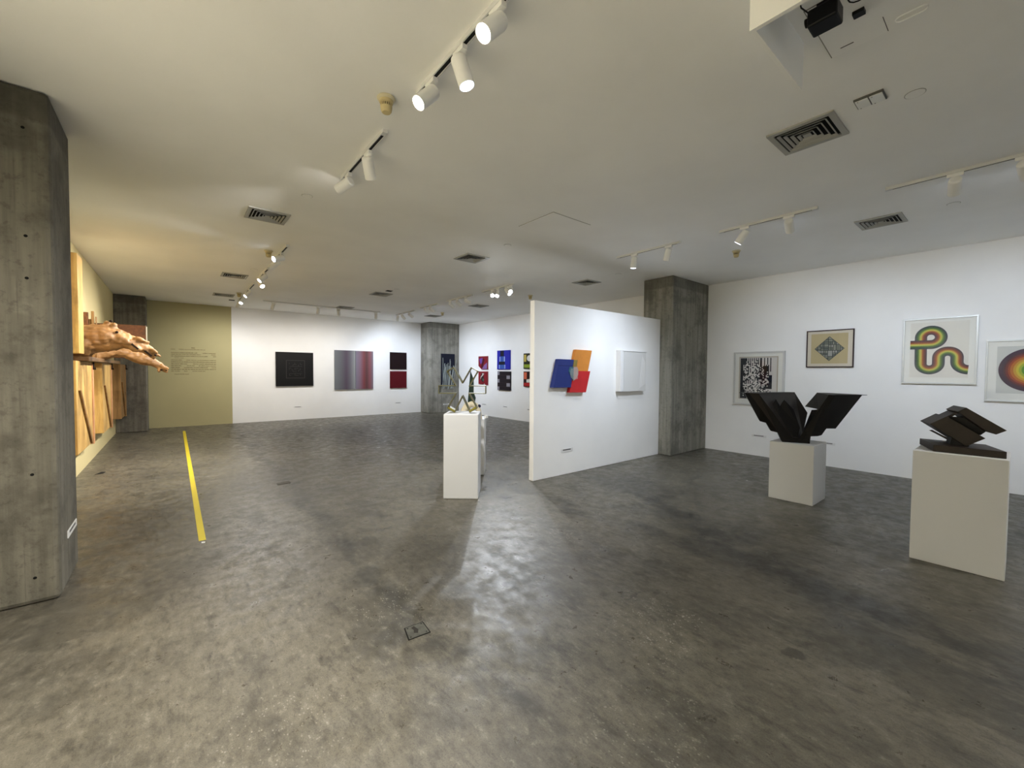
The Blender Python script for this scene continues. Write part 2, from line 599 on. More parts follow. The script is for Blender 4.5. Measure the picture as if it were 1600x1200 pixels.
M_cream2 = mat('cream_stone', (222, 212, 186), .5)
M_teal = mat('dark_green_glass', (22, 44, 38), .2)
m = MB()
secs = [(-.14, .868, .05), (-.12, .93, .05), (-.075, 1.0, .055), (-.01, 1.035, .05), (.05, 1.0, .045), (.09, .94, .036), (.105, .87, .03), (.11, .813, .032)]
rings, sg = [], 14
for i, (u, z, r) in enumerate(secs):
    d = Vector((secs[min(i + 1, 7)][0] - secs[max(i - 1, 0)][0], secs[min(i + 1, 7)][1] - secs[max(i - 1, 0)][1])).normalized()
    nx, nz = -d.y, d.x
    rings += [b3(u + nx * r * cos(2 * pi * k / sg), z + nz * r * cos(2 * pi * k / sg), r * 1.1 * sin(2 * pi * k / sg)) for k in range(sg)]
fc = [(j * sg + i, j * sg + (i + 1) % sg, (j + 1) * sg + (i + 1) % sg, (j + 1) * sg + i) for j in range(7) for i in range(sg)]
m.add(rings, fc + [tuple(range(sg)), tuple(range(7 * sg, 8 * sg))])
obj('arch', m, M_cream2, t, smooth=True)
obj('foot_block', MB().prism([b3(-.16, .812, -.05), b3(-.08, .812, -.05), b3(-.09, .9, -.05), b3(-.16, .9, -.05)], NV * .1), M_cream2, t)
m = MB()
sp = [(-.066, 1.045), (.035, 1.045), (.048, 1.118), (.017, 1.2), (.017, 1.388), (-.03, 1.506)]
m.prism([b3(u, z, -.03) for u, z in sp], NV * .05)
obj('spike', m, M_teal, t, bevel=.004)
m = MB()
m.lathe([(.0005, -.026), (.013, -.022), (.023, -.012), (.026, 0), (.023, .012), (.013, .022), (.0005, .026)], 14, origin=b3(.098, 1.0, -.01))
obj('knob', m, mat('navy_ball', (30, 34, 62), .4), t, smooth=True)
o = obj('caption_block', MB().box(P2.x + .12, P2.x + .16, P2.y - .19, P2.y - .15, .81, .85), M_card)
tag(o, 'tiny white block at the right corner of the hidden plinth behind the ribbon star', 'block')

# ---------------------------------------------------------------- big black V sculpture
t = thing('steel_v_sculpture', 'big black steel sculpture of two stepped wings spread in a V on the low plinth', 'sculpture', (5.74, 1.66, .685))
zt = 1.255
base = Vector((5.67, 1.66, .687))
bk = Vector((.13, .06, 0))


def facet(name, polys, ext, m=M_black):
    """thick folded plate: front facets share edges, swept back by ext"""
    mb = MB()
    for P in polys:
        mb.prism(P, ext)
    return obj(name, mb, m, t)


A, Bp, Cp = Vector((5.493, 2.165, zt)), Vector((5.464, 1.995, zt)), Vector((6.203, 1.841, zt))
L1, L2, L3, L4 = Vector((5.576, 2.015, .912)), Vector((5.603, 1.954, .895)), Vector((5.600, 1.901, .804)), Vector((5.633, 1.835, .788))
L5 = Vector((5.60, 1.775, .687))
C2 = Vector((6.148, 1.682, 1.01))
facet('left_wing', [[A, Bp, base, L5, L4, L3, L2, L1]], bk)
facet('left_inner_plate', [[Bp, Cp, C2, Vector((5.92, 1.66, .76)), Vector((5.84, 1.66, .687)), base]], Vector((-.02, .10, 0)), mat('steel_grey_black', (40, 35, 32), .5, spec=.3, var=.25))
obj('left_top_plate', MB().prism([Vector((5.45, 2.215, zt)), Vector((5.455, 1.99, zt)), Cp, Cp + Vector((-.02, .1, 0)), Vector((5.63, 2.225, zt))], Vector((0, 0, .005))), M_black, t)
D, E_, F_ = Vector((6.361, 1.647, zt)), Vector((5.805, 1.39, zt)), Vector((6.167, 1.159, zt))
R = [Vector((5.925, 1.342, .867)), Vector((5.842, 1.41, .867)), Vector((5.799, 1.442, .791)), Vector((5.765, 1.469, .779)), Vector((5.701, 1.521, .776)), Vector((5.72, 1.535, .687))]
facet('right_wing', [[E_, F_] + R + [base + Vector((.03, -.02, 0))]], Vector((.12, .05, 0)))
facet('right_inner_plate', [[D, E_, Vector((5.762, 1.467, 1.09)), Vector((6.183, 1.721, 1.085))]], Vector((.03, -.06, 0)))
facet('right_lower_plate', [[Vector((5.762, 1.467, 1.09)), Vector((6.0, 1.60, 1.06)), Vector((5.85, 1.68, .687)), base]], Vector((.03, -.06, 0)))
obj('right_top_plate', MB().prism([D, E_, F_, Vector((6.235, 1.125, zt)), Vector((6.42, 1.55, zt))], Vector((0, 0, .005))), M_black, t)
obj('core', MB().prism([base, Vector((5.60, 1.775, .687)), Vector((5.84, 1.80, .687)), Vector((5.92, 1.62, .687)), Vector((5.75, 1.54, .687))], Vector((0, 0, .06))), M_black, t)
# stepped W plate between the wings, the shadow there put in as black
Wp = [(5.620, 1.905, 1.125), (5.650, 1.872, 1.19), (5.665, 1.832, 1.11), (5.690, 1.797, 1.185), (5.745, 1.712, 1.07), (5.74, 1.64, .86), (5.70, 1.66, .70), (5.63, 1.80, .90)]
obj('shaded_notch_plate', MB().prism(Wp, Vector((.05, .02, 0))), M_blackpaint, t)

# ---------------------------------------------------------------- small slanted steel sculpture
t = thing('slanted_steel_sculpture', 'small brown-black steel sculpture of slanted beams on a slab, on the broad plinth', 'sculpture', (4.89, .29, .886))
obj('base_slab', MB().prism([(4.700, .430, .887), (4.712, .052, .887), (5.075, .166, .887), (5.085, .552, .887)], Vector((0, 0, .052))), M_rust, t, bevel=.003)
ex = Vector((.27, .088, 0))
xf = 4.80
obj('front_beam', MB().prism([(xf, .465, 1.094), (xf, .369, 1.167), (xf, .160, 1.015), (xf, .258, .940)], ex), M_rust, t, bevel=.002)
obj('rear_beam', MB().prism([(xf, .311, 1.209), (xf, .266, 1.244), (xf, .057, 1.087), (xf, .109, 1.051), (xf, .157, 1.070)], ex), M_rust, t, bevel=.002)
obj('bridge_plate', MB().prism([(xf + .10, .400, 1.143), (xf + .10, .300, 1.218), (xf + .10, .285, 1.207), (xf + .10, .385, 1.132)], Vector((.19, .062, 0))), M_rust, t)
obj('recess_fill', MB().prism([(xf + .07, y_, z_) for y_, z_ in ((.37, 1.12), (.345, 1.160), (.290, 1.160), (.275, 1.176), (.24, 1.20), (.13, 1.10), (.19, 1.03))], Vector((.05, .016, 0))), M_blackpaint, t)  # channel filler set back between the beams, recess shade put in as black
obj('foot_plate', MB().prism([(xf + .02, .35, .938), (xf + .02, .245, .938), (xf + .02, .25, .965), (xf + .02, .34, 1.0)], Vector((.10, .03, 0))), M_blackpaint, t)
obj('under_plate', MB().prism([(xf + .24, .49, 1.02), (xf + .24, .47, 1.025), (xf + .24, .33, .94), (xf + .24, .36, .94)], Vector((.012, .004, 0))), M_rust, t)

# ---------------------------------------------------------------- pictures on the long right wall
MAT_C = [mat('mat_board', (226, 226, 220), .7), mat('paper', (214, 214, 208), .75)]


def framed(name, label, y1, y0, z0, z1, fw, depth, fm, layers, loc_x=XR, pane=True):
    """frame on the right wall from y1 (left) to y0 (right); layers: list of (mb builder)"""
    t = thing(name, label, 'picture', (loc_x, (y0 + y1) / 2, z0))
    xb, xf = loc_x - .001, loc_x - depth
    f = MB().box(xf, xb, y0, y1, z1 - fw, z1).box(xf, xb, y0, y1, z0, z0 + fw).box(xf, xb, y0, y0 + fw, z0 + fw, z1 - fw).box(xf, xb, y1 - fw, y1, z0 + fw, z1 - fw)
    obj('frame', f, fm, t, bevel=.002)
    obj('mat_board', MB().box(xf + .012, xb, y0 + fw, y1 - fw, z0 + fw, z1 - fw), MAT_C[0], t)
    if pane:
        obj('glass_pane', MB().box(xf + .003, xf + .005, y0 + fw, y1 - fw, z0 + fw, z1 - fw), M_glass, t)
    return t, xf + .012


def flat(mb, x, pts, mi=0):
    mb.add([(x, p[0], p[1]) for p in pts], [tuple(range(len(pts)))], mi)


# rainbow ribbon print
M_alu = mat('frame_silver', (205, 208, 208), .35, metal=.3)
t, xs = framed('ribbon_print', 'square silver-framed print of a looping rainbow ribbon on the right wall', 1.101, .372, 1.370, 2.290, .022, .035, M_alu, [])
obj('paper', MB().box(xs - .001, xs + .001, .452, 1.022, 1.460, 2.228), mat('paper_warm', (216, 214, 206), .75), t)
RB = [(48, 24, 58), (92, 28, 36), (128, 42, 30), (172, 92, 36), (214, 186, 76), (206, 210, 92), (112, 146, 52), (50, 98, 46), (30, 70, 60), (34, 50, 72)]
RBM = [mat('band_%d' % i, tuple(x * .88 for x in c), .6) for i, c in enumerate(RB)]
path = []


def seg(a, b, k=2):
    for i in range(k):
        f = i / k
        path.append((a[0] + (b[0] - a[0]) * f, a[1] + (b[1] - a[1]) * f))


def arc(cy, cz, r, a0, a1, k):
    # picture angle: 0 = right (-Y), 90 = up
    for i in range(k):
        a = radians(a0 + (a1 - a0) * i / k)
        path.append((cy - r * cos(a), cz + r * sin(a)))


seg((1.021, 1.918), (.8135, 1.918), 3)
arc(.8135, 2.018, .1, -90, 180, 24)
i_down = len(path)
seg((.9135, 2.018), (.909, 1.653), 5)
arc(.821, 1.653, .088, 180, 360, 18)
seg((.733, 1.653), (.733, 1.734), 2)
arc(.6453, 1.734, .0877, 180, 0, 18)
seg((.5576, 1.734), (.5576, 1.675), 2)
arc(.4506, 1.675, .107, 180, 270, 12)
path.append((.4522, 1.568))
nb, hw = len(RB), .0622
for lay, (s0, s1) in enumerate(((i_down - 1, len(path) - 1), (0, i_down))):
    m = MB()
    for i in range(s0, s1):
        q = []
        for j in (i, i + 1):
            a, b = path[max(j - 1, 0)], path[min(j + 1, len(path) - 1)]
            d = Vector((-(b[0] - a[0]), b[1] - a[1])).normalized()   # (right, up)
            nl = Vector((-d.y, d.x))                                 # left-hand normal
            q.append((path[j], nl))
        for k in range(nb):
            o1, o2 = hw - 2 * hw * k / nb, hw - 2 * hw * (k + 1) / nb
            flat(m, xs - .0016 - .0012 * lay, [(q[0][0][0] - q[0][1].x * o1, q[0][0][1] + q[0][1].y * o1), (q[1][0][0] - q[1][1].x * o1, q[1][0][1] + q[1][1].y * o1),
                                 (q[1][0][0] - q[1][1].x * o2, q[1][0][1] + q[1][1].y * o2), (q[0][0][0] - q[0][1].x * o2, q[0][0][1] + q[0][1].y * o2)], k)
    obj('printed_ribbon', m, RBM, t, recalc=False)

# concentric circle print (cut by the frame edge of the photo)
t, xs = framed('circle_print', 'silver-framed print of a rainbow disc at the right edge of the right wall', .301, -.463, 1.160, 1.948, .020, .035, M_alu, [])
obj('paper', MB().box(xs - .001, xs + .001, -.368, .206, 1.268, 1.864), mat('paper_grey', (200, 202, 198), .75), t)
m = MB()
RC = [(.2725, (58, 26, 66)), (.232, (78, 26, 56)), (.215, (120, 36, 44)), (.195, (168, 66, 36)), (.175, (200, 116, 40)), (.150, (216, 168, 52)), (.128, (224, 206, 60)), (.106, (176, 196, 58)), (.084, (104, 164, 54)), (.060, (48, 120, 56)), (.038, (30, 84, 62)), (.018, (26, 60, 64))]
for i, (r, c) in enumerate(RC):
    ri = RC[i + 1][0] if i + 1 < len(RC) else .0005
    for k in range(64):
        a, b = 2 * pi * k / 64, 2 * pi * (k + 1) / 64
        flat(m, xs - .0016, [(-.081 + r * cos(a), 1.566 + r * sin(a)), (-.081 + r * cos(b), 1.566 + r * sin(b)), (-.081 + ri * cos(b), 1.566 + ri * sin(b)), (-.081 + ri * cos(a), 1.566 + ri * sin(a))], i)
obj('printed_disc', m, [mat('ring_%d' % i, tuple(x * .88 for x in c), .6) for i, (r, c) in enumerate(RC)], t, recalc=False)

# black and white print
t, xs = framed('bar_pattern_print', 'white-framed black and white print of jumbled bars, behind the V sculpture', 3.425, 2.588, .925, 1.893, .030, .05, mat('frame_white', (206, 206, 204), .5), [])
obj('mount', MB().box(xs - .001, xs + .001, 2.688, 3.332, 1.030, 1.803), mat('mount_tan', (176, 166, 148), .7), t)
obj('paper', MB().box(xs - .003, xs - .001, 2.705, 3.315, 1.042, 1.786), mat('paper_bw', (206, 202, 196), .75), t)
random.seed(11)
m = MB()
YL, ZT, gw, gh, nc, nr = 3.308, 1.778, .0165, .0205, 35, 36
vert_hi = [random.randint(2, 7) for _ in range(nc)]
for c in range(nc):
    for r in range(nr):
        u, w_ = c / (nc - 1), r / (nr - 1)
        if u > .95:
            p = 0
        elif u > .84:
            p = 1 if (c % 3 == 0 and (w_ < .33 or w_ > .8)) or (u < .92 and .42 < w_ < .75) else 0
        elif u > .6 and w_ < .16:
            p = 1 if c % 3 == 0 else 0
        elif u < .06:
            p = 1
        elif r < vert_hi[c] or r > nr - 1 - vert_hi[(c * 7) % nc]:
            p = 1 if (c % 2 == 0 or u < .18) else 0
        elif .14 < w_ < .36 and .68 < u < .84:
            p = 1 if random.random() < .85 else 0
        elif u < .5:
            p = 1 if random.random() < (.30 if c % 2 else .5) else 0
        else:
            p = 1 if random.random() < .55 else 0
        if p:
            y, z = YL - c * gw, ZT - r * gh
            flat(m, xs - .0036, [(y, z), (y - gw, z), (y - gw, z - gh), (y, z - gh)])
obj('printed_bars', m, mat('ink_black', (16, 16, 20), .6), t, recalc=False)

# brown framed diamond print
t, xs = framed('diamond_print', 'brown-framed print of a grey grid diamond on tan paper, high on the right wall', 2.282, 1.656, 1.604, 2.208, .016, .03, mat('frame_brown', (48, 30, 32), .45), [], pane=True)
obj('mat_inner', MB().box(xs - .001, xs + .001, 1.672, 2.266, 1.620, 2.192), mat('mat_cream', (208, 200, 184), .7), t)
obj('paper', MB().box(xs - .003, xs - .001, 1.731, 2.217, 1.667, 2.150), mat('paper_tan', (186, 172, 134), .75), t)
m = MB()
cy, cz, hy, hz = 1.971, 1.906, .198, .199
flat(m, xs - .0036, [(cy + hy, cz), (cy, cz - hz), (cy - hy, cz), (cy, cz + hz)], 0)


def clip_diamond(poly, s):
    out = poly
    for sy, sz in ((1, 1), (1, -1), (-1, 1), (-1, -1)):
        res = []
        for i in range(len(out)):
            p, q = out[i - 1], out[i]
            fp = 1 * s - (sy * (p[0] - cy) / hy + sz * (p[1] - cz) / hz)
            fq = 1 * s - (sy * (q[0] - cy) / hy + sz * (q[1] - cz) / hz)
            if fp >= 0:
                if fq < 0:
                    k = fp / (fp - fq)
                    res += [(p[0] + (q[0] - p[0]) * k, p[1] + (q[1] - p[1]) * k)]
                else:
                    res += [q]
            elif fq >= 0:
                k = fp / (fp - fq)
                res += [(p[0] + (q[0] - p[0]) * k, p[1] + (q[1] - p[1]) * k), q]
        out = res
        if len(out) < 3:
            return []
    return out


random.seed(4)


def split(y0, y1, z0, z1, d):
    w_, h_ = y1 - y0, z1 - z0
    if d == 0 or max(w_, h_) < .045 or (d < 3 and random.random() < .25):
        g = .0035
        q = clip_diamond([(y0 + g, z0 + g), (y1 - g, z0 + g), (y1 - g, z1 - g), (y0 + g, z1 - g)], .96)
        if q:
            flat(m, xs - .0042, q, random.randint(1, 4))
        return
    f = random.uniform(.36, .64)
    if w_ > h_:
        split(y0, y0 + w_ * f, z0, z1, d - 1)
        split(y0 + w_ * f, y1, z0, z1, d - 1)
    else:
        split(y0, y1, z0, z0 + h_ * f, d - 1)
        split(y0, y1, z0 + h_ * f, z1, d - 1)


split(cy - hy, cy + hy, cz - hz, cz + hz, 7)
obj('printed_diamond', m, [mat('dia_0', (62, 66, 66), .7), mat('dia_1', (118, 122, 110), .7), mat('dia_2', (140, 142, 130), .7), mat('dia_3', (104, 110, 104), .7), mat('dia_4', (160, 160, 154), .7)], t, recalc=False)


# caption cards
def card(a, b, z, nrm, label, h=.04):
    """small card between wall points a and b (x, y), nrm = outward direction"""
    a, b, nrm = Vector(a + (z,)), Vector(b + (z,)), Vector(nrm + (0,))
    t = thing('caption_card', label, 'label', tuple((a + b) / 2 - Vector((0, 0, h / 2))))
    up_ = Vector((0, 0, h))
    obj('card', MB().prism([a - up_ / 2, b - up_ / 2, b + up_ / 2, a + up_ / 2], nrm * .005), M_card, t)
    d = b - a
    p0 = a + d * .14 + nrm * .005
    p1 = a + d * .82 + nrm * .005
    obj('printed_line', MB().prism([p0 + up_ * -.02, p1 + up_ * -.02, p1 + up_ * .30, p0 + up_ * .30], nrm * .0008), M_ink, t)


XRd = (-1.0, 0.0)
card((XR, 3.10), (XR, 2.86), .362, XRd, 'caption card low on the right wall, left of the low plinth with the V sculpture')
card((XR, 2.06), (XR, 1.86), .367, XRd, 'caption card low on the right wall, right of the low plinth with the V sculpture')
card((XR, 11.72), (XR, 11.45), .37, XRd, 'caption card low on the far right wall under the red panel pair')
card((XR, 10.54), (XR, 10.30), .37, XRd, 'caption card low on the far right wall under the blue and black panels')
card((XR, 9.36), (XR, 9.12), .364, XRd, 'caption card low on the right wall cut off by the partition edge')
card((4.338, 4.189), (4.584, 4.189), .355, (0.0, -1.0), 'caption card low on the partition below the blue, orange and red panels', .05)
card((2.80, YF), (3.03, YF), .378, (0.0, -1.0), 'caption card low on the far wall below the black square painting')
card((6.01, YF), (6.25, YF), .370, (0.0, -1.0), 'caption card low on the far wall below the two small dark red panels')
card((7.55, 13.2), (7.80, 13.2), .30, (0.0, -1.0), 'caption card low on the far corner column left of the ribbon star')
card((-.588, 4.155), (-.588, 4.48), .345, (1.0, 0.0), 'white caption card on the side of the nearest concrete column', .05)


# ---------------------------------------------------------------- paintings on the far wall
def panel_y(name, label, x0, x1, z0, z1, m, y=YF, d=.045, cat='painting', group=None):
    o = obj(name, MB().box(x0, x1, y - d, y - .001, z0, z1), m, bevel=.003)
    return tag(o, label, cat, group)


t = thing('black_square_painting', 'square black painting with a faint grey maze line, leftmost on the far wall', 'painting', (2.836, YF, 1.02))
obj('canvas', MB().box(2.325, 3.347, YF - .05, YF - .001, 1.022, 2.037), M_blackpaint, t, bevel=.003)
m = MB()
yy = YF - .0505


def hline(x0, x1, z, w=.009):
    m.box(x0, x1, yy - .0006, yy, z - w / 2, z + w / 2)


def vline(x, z0, z1, w=.009):
    m.box(x - w / 2, x + w / 2, yy - .0006, yy, z0, z1)


x0, x1, z0, z1 = 2.60, 3.10, 1.26, 1.79
hline(x0, x1, z0); hline(x0, x1, z1); vline(x0, z0, z1); vline(x1, z0, z1)
random.seed(5)
for i in range(7):
    for j in range(7):
        a, b = 2.68 + i * .05, 1.34 + j * .055
        if (i * 3 + j * 5 + i * j) % 4 in (0, 1):
            hline(a, a + .05, b, .006)
        if (i * 5 + j * 2 + i * j) % 3 == 0:
            vline(a, b, b + .055, .006)
obj('maze_line', m, mat('line_grey', (66, 63, 60), .7), t)


def gradient(name, stops, x0, x1):
    k = NT(name)
    X = k.sep(k.coord())[0]
    f = k.ramp(X, x0, x1, 0, 1, False)
    r = k.n('ShaderNodeValToRGB')
    k.put(r.inputs[0], f)
    e = r.color_ramp.elements
    while len(e) < len(stops):
        e.new(.5)
    for i, (p, c) in enumerate(stops):
        e[i].position = p
        e[i].color = lin(c)
    X2 = k.math('FRACT', k.math('MULTIPLY', X, 60))
    c = k.mix(k.ramp(X2, .4, .6, 0, .12), r.outputs[0], lin((160, 160, 164)))
    k.put(k.b.inputs['Base Color'], c)
    k.b.inputs['Roughness'].default_value = .6
    return k.m


t = thing('gradient_diptych', 'two joined panels fading from grey to purple and red, middle of the far wall', 'painting', (4.60, YF, .88))
g1 = gradient('gradient_purple', [(0, (104, 108, 112)), (.3, (88, 88, 94)), (.55, (72, 54, 72)), (.75, (92, 88, 96)), (1, (140, 142, 142))], -.62, .035)
g2 = gradient('gradient_red', [(0, (112, 106, 122)), (.25, (118, 88, 104)), (.45, (112, 36, 40)), (.62, (74, 28, 28)), (.8, (122, 60, 66)), (1, (104, 96, 108))], .045, .625)
obj('left_panel', MB().box(3.978, 4.632, YF - .05, YF - .001, .885, 2.150), g1, t, bevel=.002)
obj('right_panel', MB().box(4.642, 5.222, YF - .05, YF - .001, .89, 2.148), g2, t, bevel=.002)
panel_y('small_dark_painting', 'small near-black square panel, the upper of the two at the right of the far wall', 5.825, 6.431, 1.555, 2.146, mat('paint_oxblood_black', (24, 6, 8), .5))
panel_y('small_red_painting', 'small dark crimson square panel, lower of the two at the right of the far wall', 5.825, 6.431, .895, 1.488, mat('paint_crimson', (86, 8, 20), .5))

# relief with sticks on the far column
t = thing('stick_relief', 'dark blue upright relief with grey sticks on the far corner column', 'painting', (7.727, 13.2, .96))
obj('board', MB().box(7.455, 7.997, 13.15, 13.199, .96, 2.128), mat('paint_navy', (11, 16, 36), .5), t, bevel=.003)
random.seed(8)
M_stick = mat('stick_grey', (150, 158, 158), .5)
for i in range(18):
    x = 7.50 + .40 * i / 17 + random.uniform(-.02, .02)
    lean = random.uniform(-.05, .09) + (.08 if i > 12 else 0)
    zt_, zb_ = random.uniform(1.62, 1.98), random.uniform(.84, .98)
    y = 13.15 - .012 - (i % 3) * .012
    obj('stick', MB().tube((x, y, zb_), (x + lean, y, zt_), .011, .009, 6), M_stick, t, smooth=True)


# ---------------------------------------------------------------- panels on the far part of the right wall
def right_panel(name, label, y1, y0, z0, z1, base_m, d=.05, cat='painting'):
    t = thing(name, label, cat, (XR, (y0 + y1) / 2, z0))
    return t, XR - d


M_crim = mat('paint_red_panel', (126, 26, 36), .5)
t, x = right_panel('red_violet_painting', 'small red painting with violet wedges and a cut corner, upper of the far pair', 11.87, 11.356, 1.575, 2.017, M_crim)
obj('panel', MB().prism([(x, 11.87, 2.017), (x, 11.356, 2.017), (x, 11.356, 1.575), (x, 11.69, 1.575), (x, 11.87, 1.69)], (.049, 0, 0)), M_crim, t)
m = MB()
flat(m, x - .001, [(11.82, 1.93), (11.62, 1.96), (11.66, 1.80), (11.74, 1.74)], 0)
flat(m, x - .001, [(11.60, 1.96), (11.50, 1.90), (11.62, 1.62), (11.72, 1.62)], 1)
flat(m, x - .0012, [(11.36, 1.80), (11.36, 1.58), (11.66, 1.58), (11.52, 1.72)], 2)
obj('painted_wedges', m, [mat('violet', (104, 72, 150), .5), mat('maroon_dark', (70, 14, 26), .5), mat('violet_pale', (130, 96, 150), .5)], t, recalc=False)

t, x = right_panel('red_swirl_painting', 'small dark red painting with a pale swirl and notched lower edge, lower of the pair', 11.866, 11.35, 1.05, 1.50, M_crim)
obj('panel', MB().prism([(x, 11.866, 1.50), (x, 11.35, 1.50), (x, 11.35, 1.04), (x, 11.46, 1.05), (x, 11.56, 1.12), (x, 11.62, 1.06), (x, 11.866, 1.07)], (.049, 0, 0)), M_crim, t)
m = MB()
flat(m, x - .001, [(11.66, 1.46), (11.50, 1.44), (11.56, 1.36), (11.52, 1.20), (11.60, 1.12), (11.70, 1.20), (11.76, 1.30)], 0)
flat(m, x - .0014, [(11.64, 1.44), (11.52, 1.43), (11.58, 1.37), (11.68, 1.31), (11.75, 1.22), (11.73, 1.32), (11.64, 1.38)], 1)
flat(m, x - .0014, [(11.60, 1.28), (11.52, 1.22), (11.56, 1.16), (11.63, 1.20)], 2)
obj('painted_swirl', m, [mat('swirl_dark', (44, 30, 34), .5), mat('swirl_pale', (190, 186, 180), .5), mat('swirl_green', (70, 92, 78), .5)], t, recalc=False)

t, x = right_panel('blue_painting', 'bright blue upright painting with black and pale blocks on the far right wall', 10.80, 10.15, 1.57, 2.178, M_crim)
obj('panel', MB().box(x, XR - .001, 10.15, 10.80, 1.57, 2.178), mat('paint_blue', (30, 34, 158), .45), t, bevel=.003)
m = MB()
for (a, b, c, d, i) in ((10.63, 10.44, 1.99, 2.165, 0), (10.70, 10.39, 1.72, 1.82, 0), (10.63, 10.44, 1.82, 1.98, 1), (10.67, 10.63, 1.82, 1.98, 2), (10.44, 10.39, 1.82, 1.98, 2), (10.66, 10.41, 1.59, 1.72, 1), (10.70, 10.66, 1.59, 1.72, 2), (10.41, 10.37, 1.59, 1.72, 2)):
    flat(m, x - .001, [(a, c), (b, c), (b, d), (a, d)], i)
obj('painted_blocks', m, [mat('blk_blue', (12, 14, 34), .5), mat('mid_blue', (52, 84, 160), .5), mat('pale_blue', (150, 170, 214), .5)], t, recalc=False)

t, x = right_panel('brick_pattern_painting', 'black painting of staggered bars with grey ends, below the bright blue painting', 10.78, 10.118, .905, 1.508, M_crim)
obj('panel', MB().box(x, XR - .001, 10.118, 10.78, .905, 1.508), mat('paint_plum', (28, 20, 26), .5), t, bevel=.003)
m = MB()
for r in range(5):
    zz = 1.50 - r * .12
    a, b = (10.775, 10.67) if r % 2 == 0 else (10.30, 10.125)
    flat(m, x - .001, [(a, zz - .115), (b, zz - .115), (b, zz - .005), (a, zz - .005)], 0)
    flat(m, x - .001, [(10.775, zz - .119), (10.125, zz - .119), (10.125, zz - .114), (10.775, zz - .114)], 1)
obj('painted_bars', m, [mat('bar_grey', (138, 134, 142), .5), mat('bar_seam', (74, 50, 56), .5)], t, recalc=False)

t, x = right_panel('yellow_green_painting', 'yellow, green and black painting half hidden by the partition edge, the upper one', 9.485, 8.97, 1.585, 2.048, M_crim)
obj('panel', MB().box(x, XR - .001, 8.97, 9.485, 1.585, 2.048), mat('paint_black_olive', (30, 32, 18), .5), t, bevel=.003)
m = MB()
flat(m, x - .001, [(9.46, 1.80), (9.36, 1.80), (9.36, 2.01), (9.46, 2.01)], 0)
flat(m, x - .001, [(9.46, 1.62), (9.0, 1.62), (9.0, 1.72), (9.46, 1.72)], 1)
flat(m, x - .001, [(9.22 + .11 * cos(a), 1.90 + .09 * sin(a)) for a in [2 * pi * i / 20 for i in range(20)]], 2)
obj('painted_shapes', m, [mat('ochre', (196, 176, 84), .5), mat('lime', (138, 158, 48), .5), mat('chalk', (214, 212, 204), .5)], t, recalc=False)

t, x = right_panel('red_orange_painting', 'orange, red and black painting half hidden by the partition edge, the lower one', 9.48, 8.97, 1.05, 1.508, M_crim)
obj('panel', MB().box(x, XR - .001, 8.97, 9.48, 1.05, 1.508), mat('paint_black_red', (40, 12, 14), .5), t, bevel=.003)
m = MB()
flat(m, x - .001, [(9.46, 1.28), (9.33, 1.28), (9.33, 1.48), (9.46, 1.48)], 0)
flat(m, x - .001, [(9.46, 1.07), (9.0, 1.07), (9.0, 1.17), (9.46, 1.17)], 1)
flat(m, x - .001, [(9.34, 1.18), (9.05, 1.18), (9.05, 1.30), (9.34, 1.27)], 2)
obj('painted_shapes', m, [mat('coral', (210, 102, 72), .5), mat('scarlet', (168, 34, 34), .5), mat('chalk', (214, 212, 204), .5)], t, recalc=False)

# ---------------------------------------------------------------- artworks on the partition
YP = 4.189
t = thing('shifted_panels_relief', 'overlapping blue, orange and red slanted panels on the left of the partition', 'wall relief', (4.5, YP, 1.19))


def slab(name, pts, y0, y1, m, par=None):
    return obj(name, MB().prism([(p[0], y0, p[1]) for p in pts], (0, y1 - y0, 0)), m, par or t, bevel=.002)


M_edge = mat('panel_edge_white', (214, 206, 196), .6)
slab('orange_panel', [(4.573, 1.831), (4.928, 1.828), (4.842, 1.515), (4.490, 1.515)], 4.13, YP - .001, mat('paint_orange', (204, 132, 56), .55, var=.08))
slab('red_panel', [(4.545, 1.518), (4.889, 1.515), (4.796, 1.197), (4.440, 1.203), (4.50, 1.40)], 4.125, YP - .001, mat('paint_red', (188, 40, 44), .55, var=.06))
slab('blue_panel', [(4.206, 1.683), (4.519, 1.680), (4.470, 1.50), (4.478, 1.38), (4.462, 1.277), (4.095, 1.280)], 4.12, YP - .001, mat('paint_deep_blue', (38, 52, 118), .5, var=.06))
slab('olive_patch', [(4.515, 1.68), (4.594, 1.677), (4.577, 1.581), (4.50, 1.575)], 4.117, 4.131, mat('paint_olive', (136, 118, 58), .6))
slab('teal_patch', [(4.425, 1.575), (4.505, 1.575), (4.50, 1.375), (4.455, 1.43), (4.402, 1.515)], 4.112, 4.121, mat('paint_teal', (62, 104, 118), .6))
slab('pale_petal', [(4.505, 1.575), (4.575, 1.578), (4.605, 1.535), (4.600, 1.47), (4.56, 1.41), (4.501, 1.372)], 4.110, 4.124, mat('paint_petal', (168, 138, 128), .6))
m = MB()
for i in range(7):
    r = .022 + i * .017
    pts = [(4.53 + r * .75 * cos(a), 1.485 + r * sin(a)) for a in [2 * pi * k / 20 for k in range(20)]]
    q = [(p[0], 4.1092, p[1]) for p in pts if 1.378 < p[1] < 1.572]
    ins = [p for p in pts if 4.43 < p[0] < 4.60 and 1.385 < p[1] < 1.565]
    for k in range(20):
        a, b = pts[k], pts[(k + 1) % 20]
        if a in ins and b in ins:
            m.tube((a[0], 4.1095, a[1]), (b[0], 4.1095, b[1]), .0016, seg=4)
obj('etched_rings', m, mat('etched_pale', (190, 196, 196), .6), t)
slab('blue_fold_line', [(4.193, 1.594), (4.494, 1.592), (4.493, 1.586), (4.191, 1.588)], 4.1192, 4.1201, mat('paint_fold', (22, 30, 76), .6))

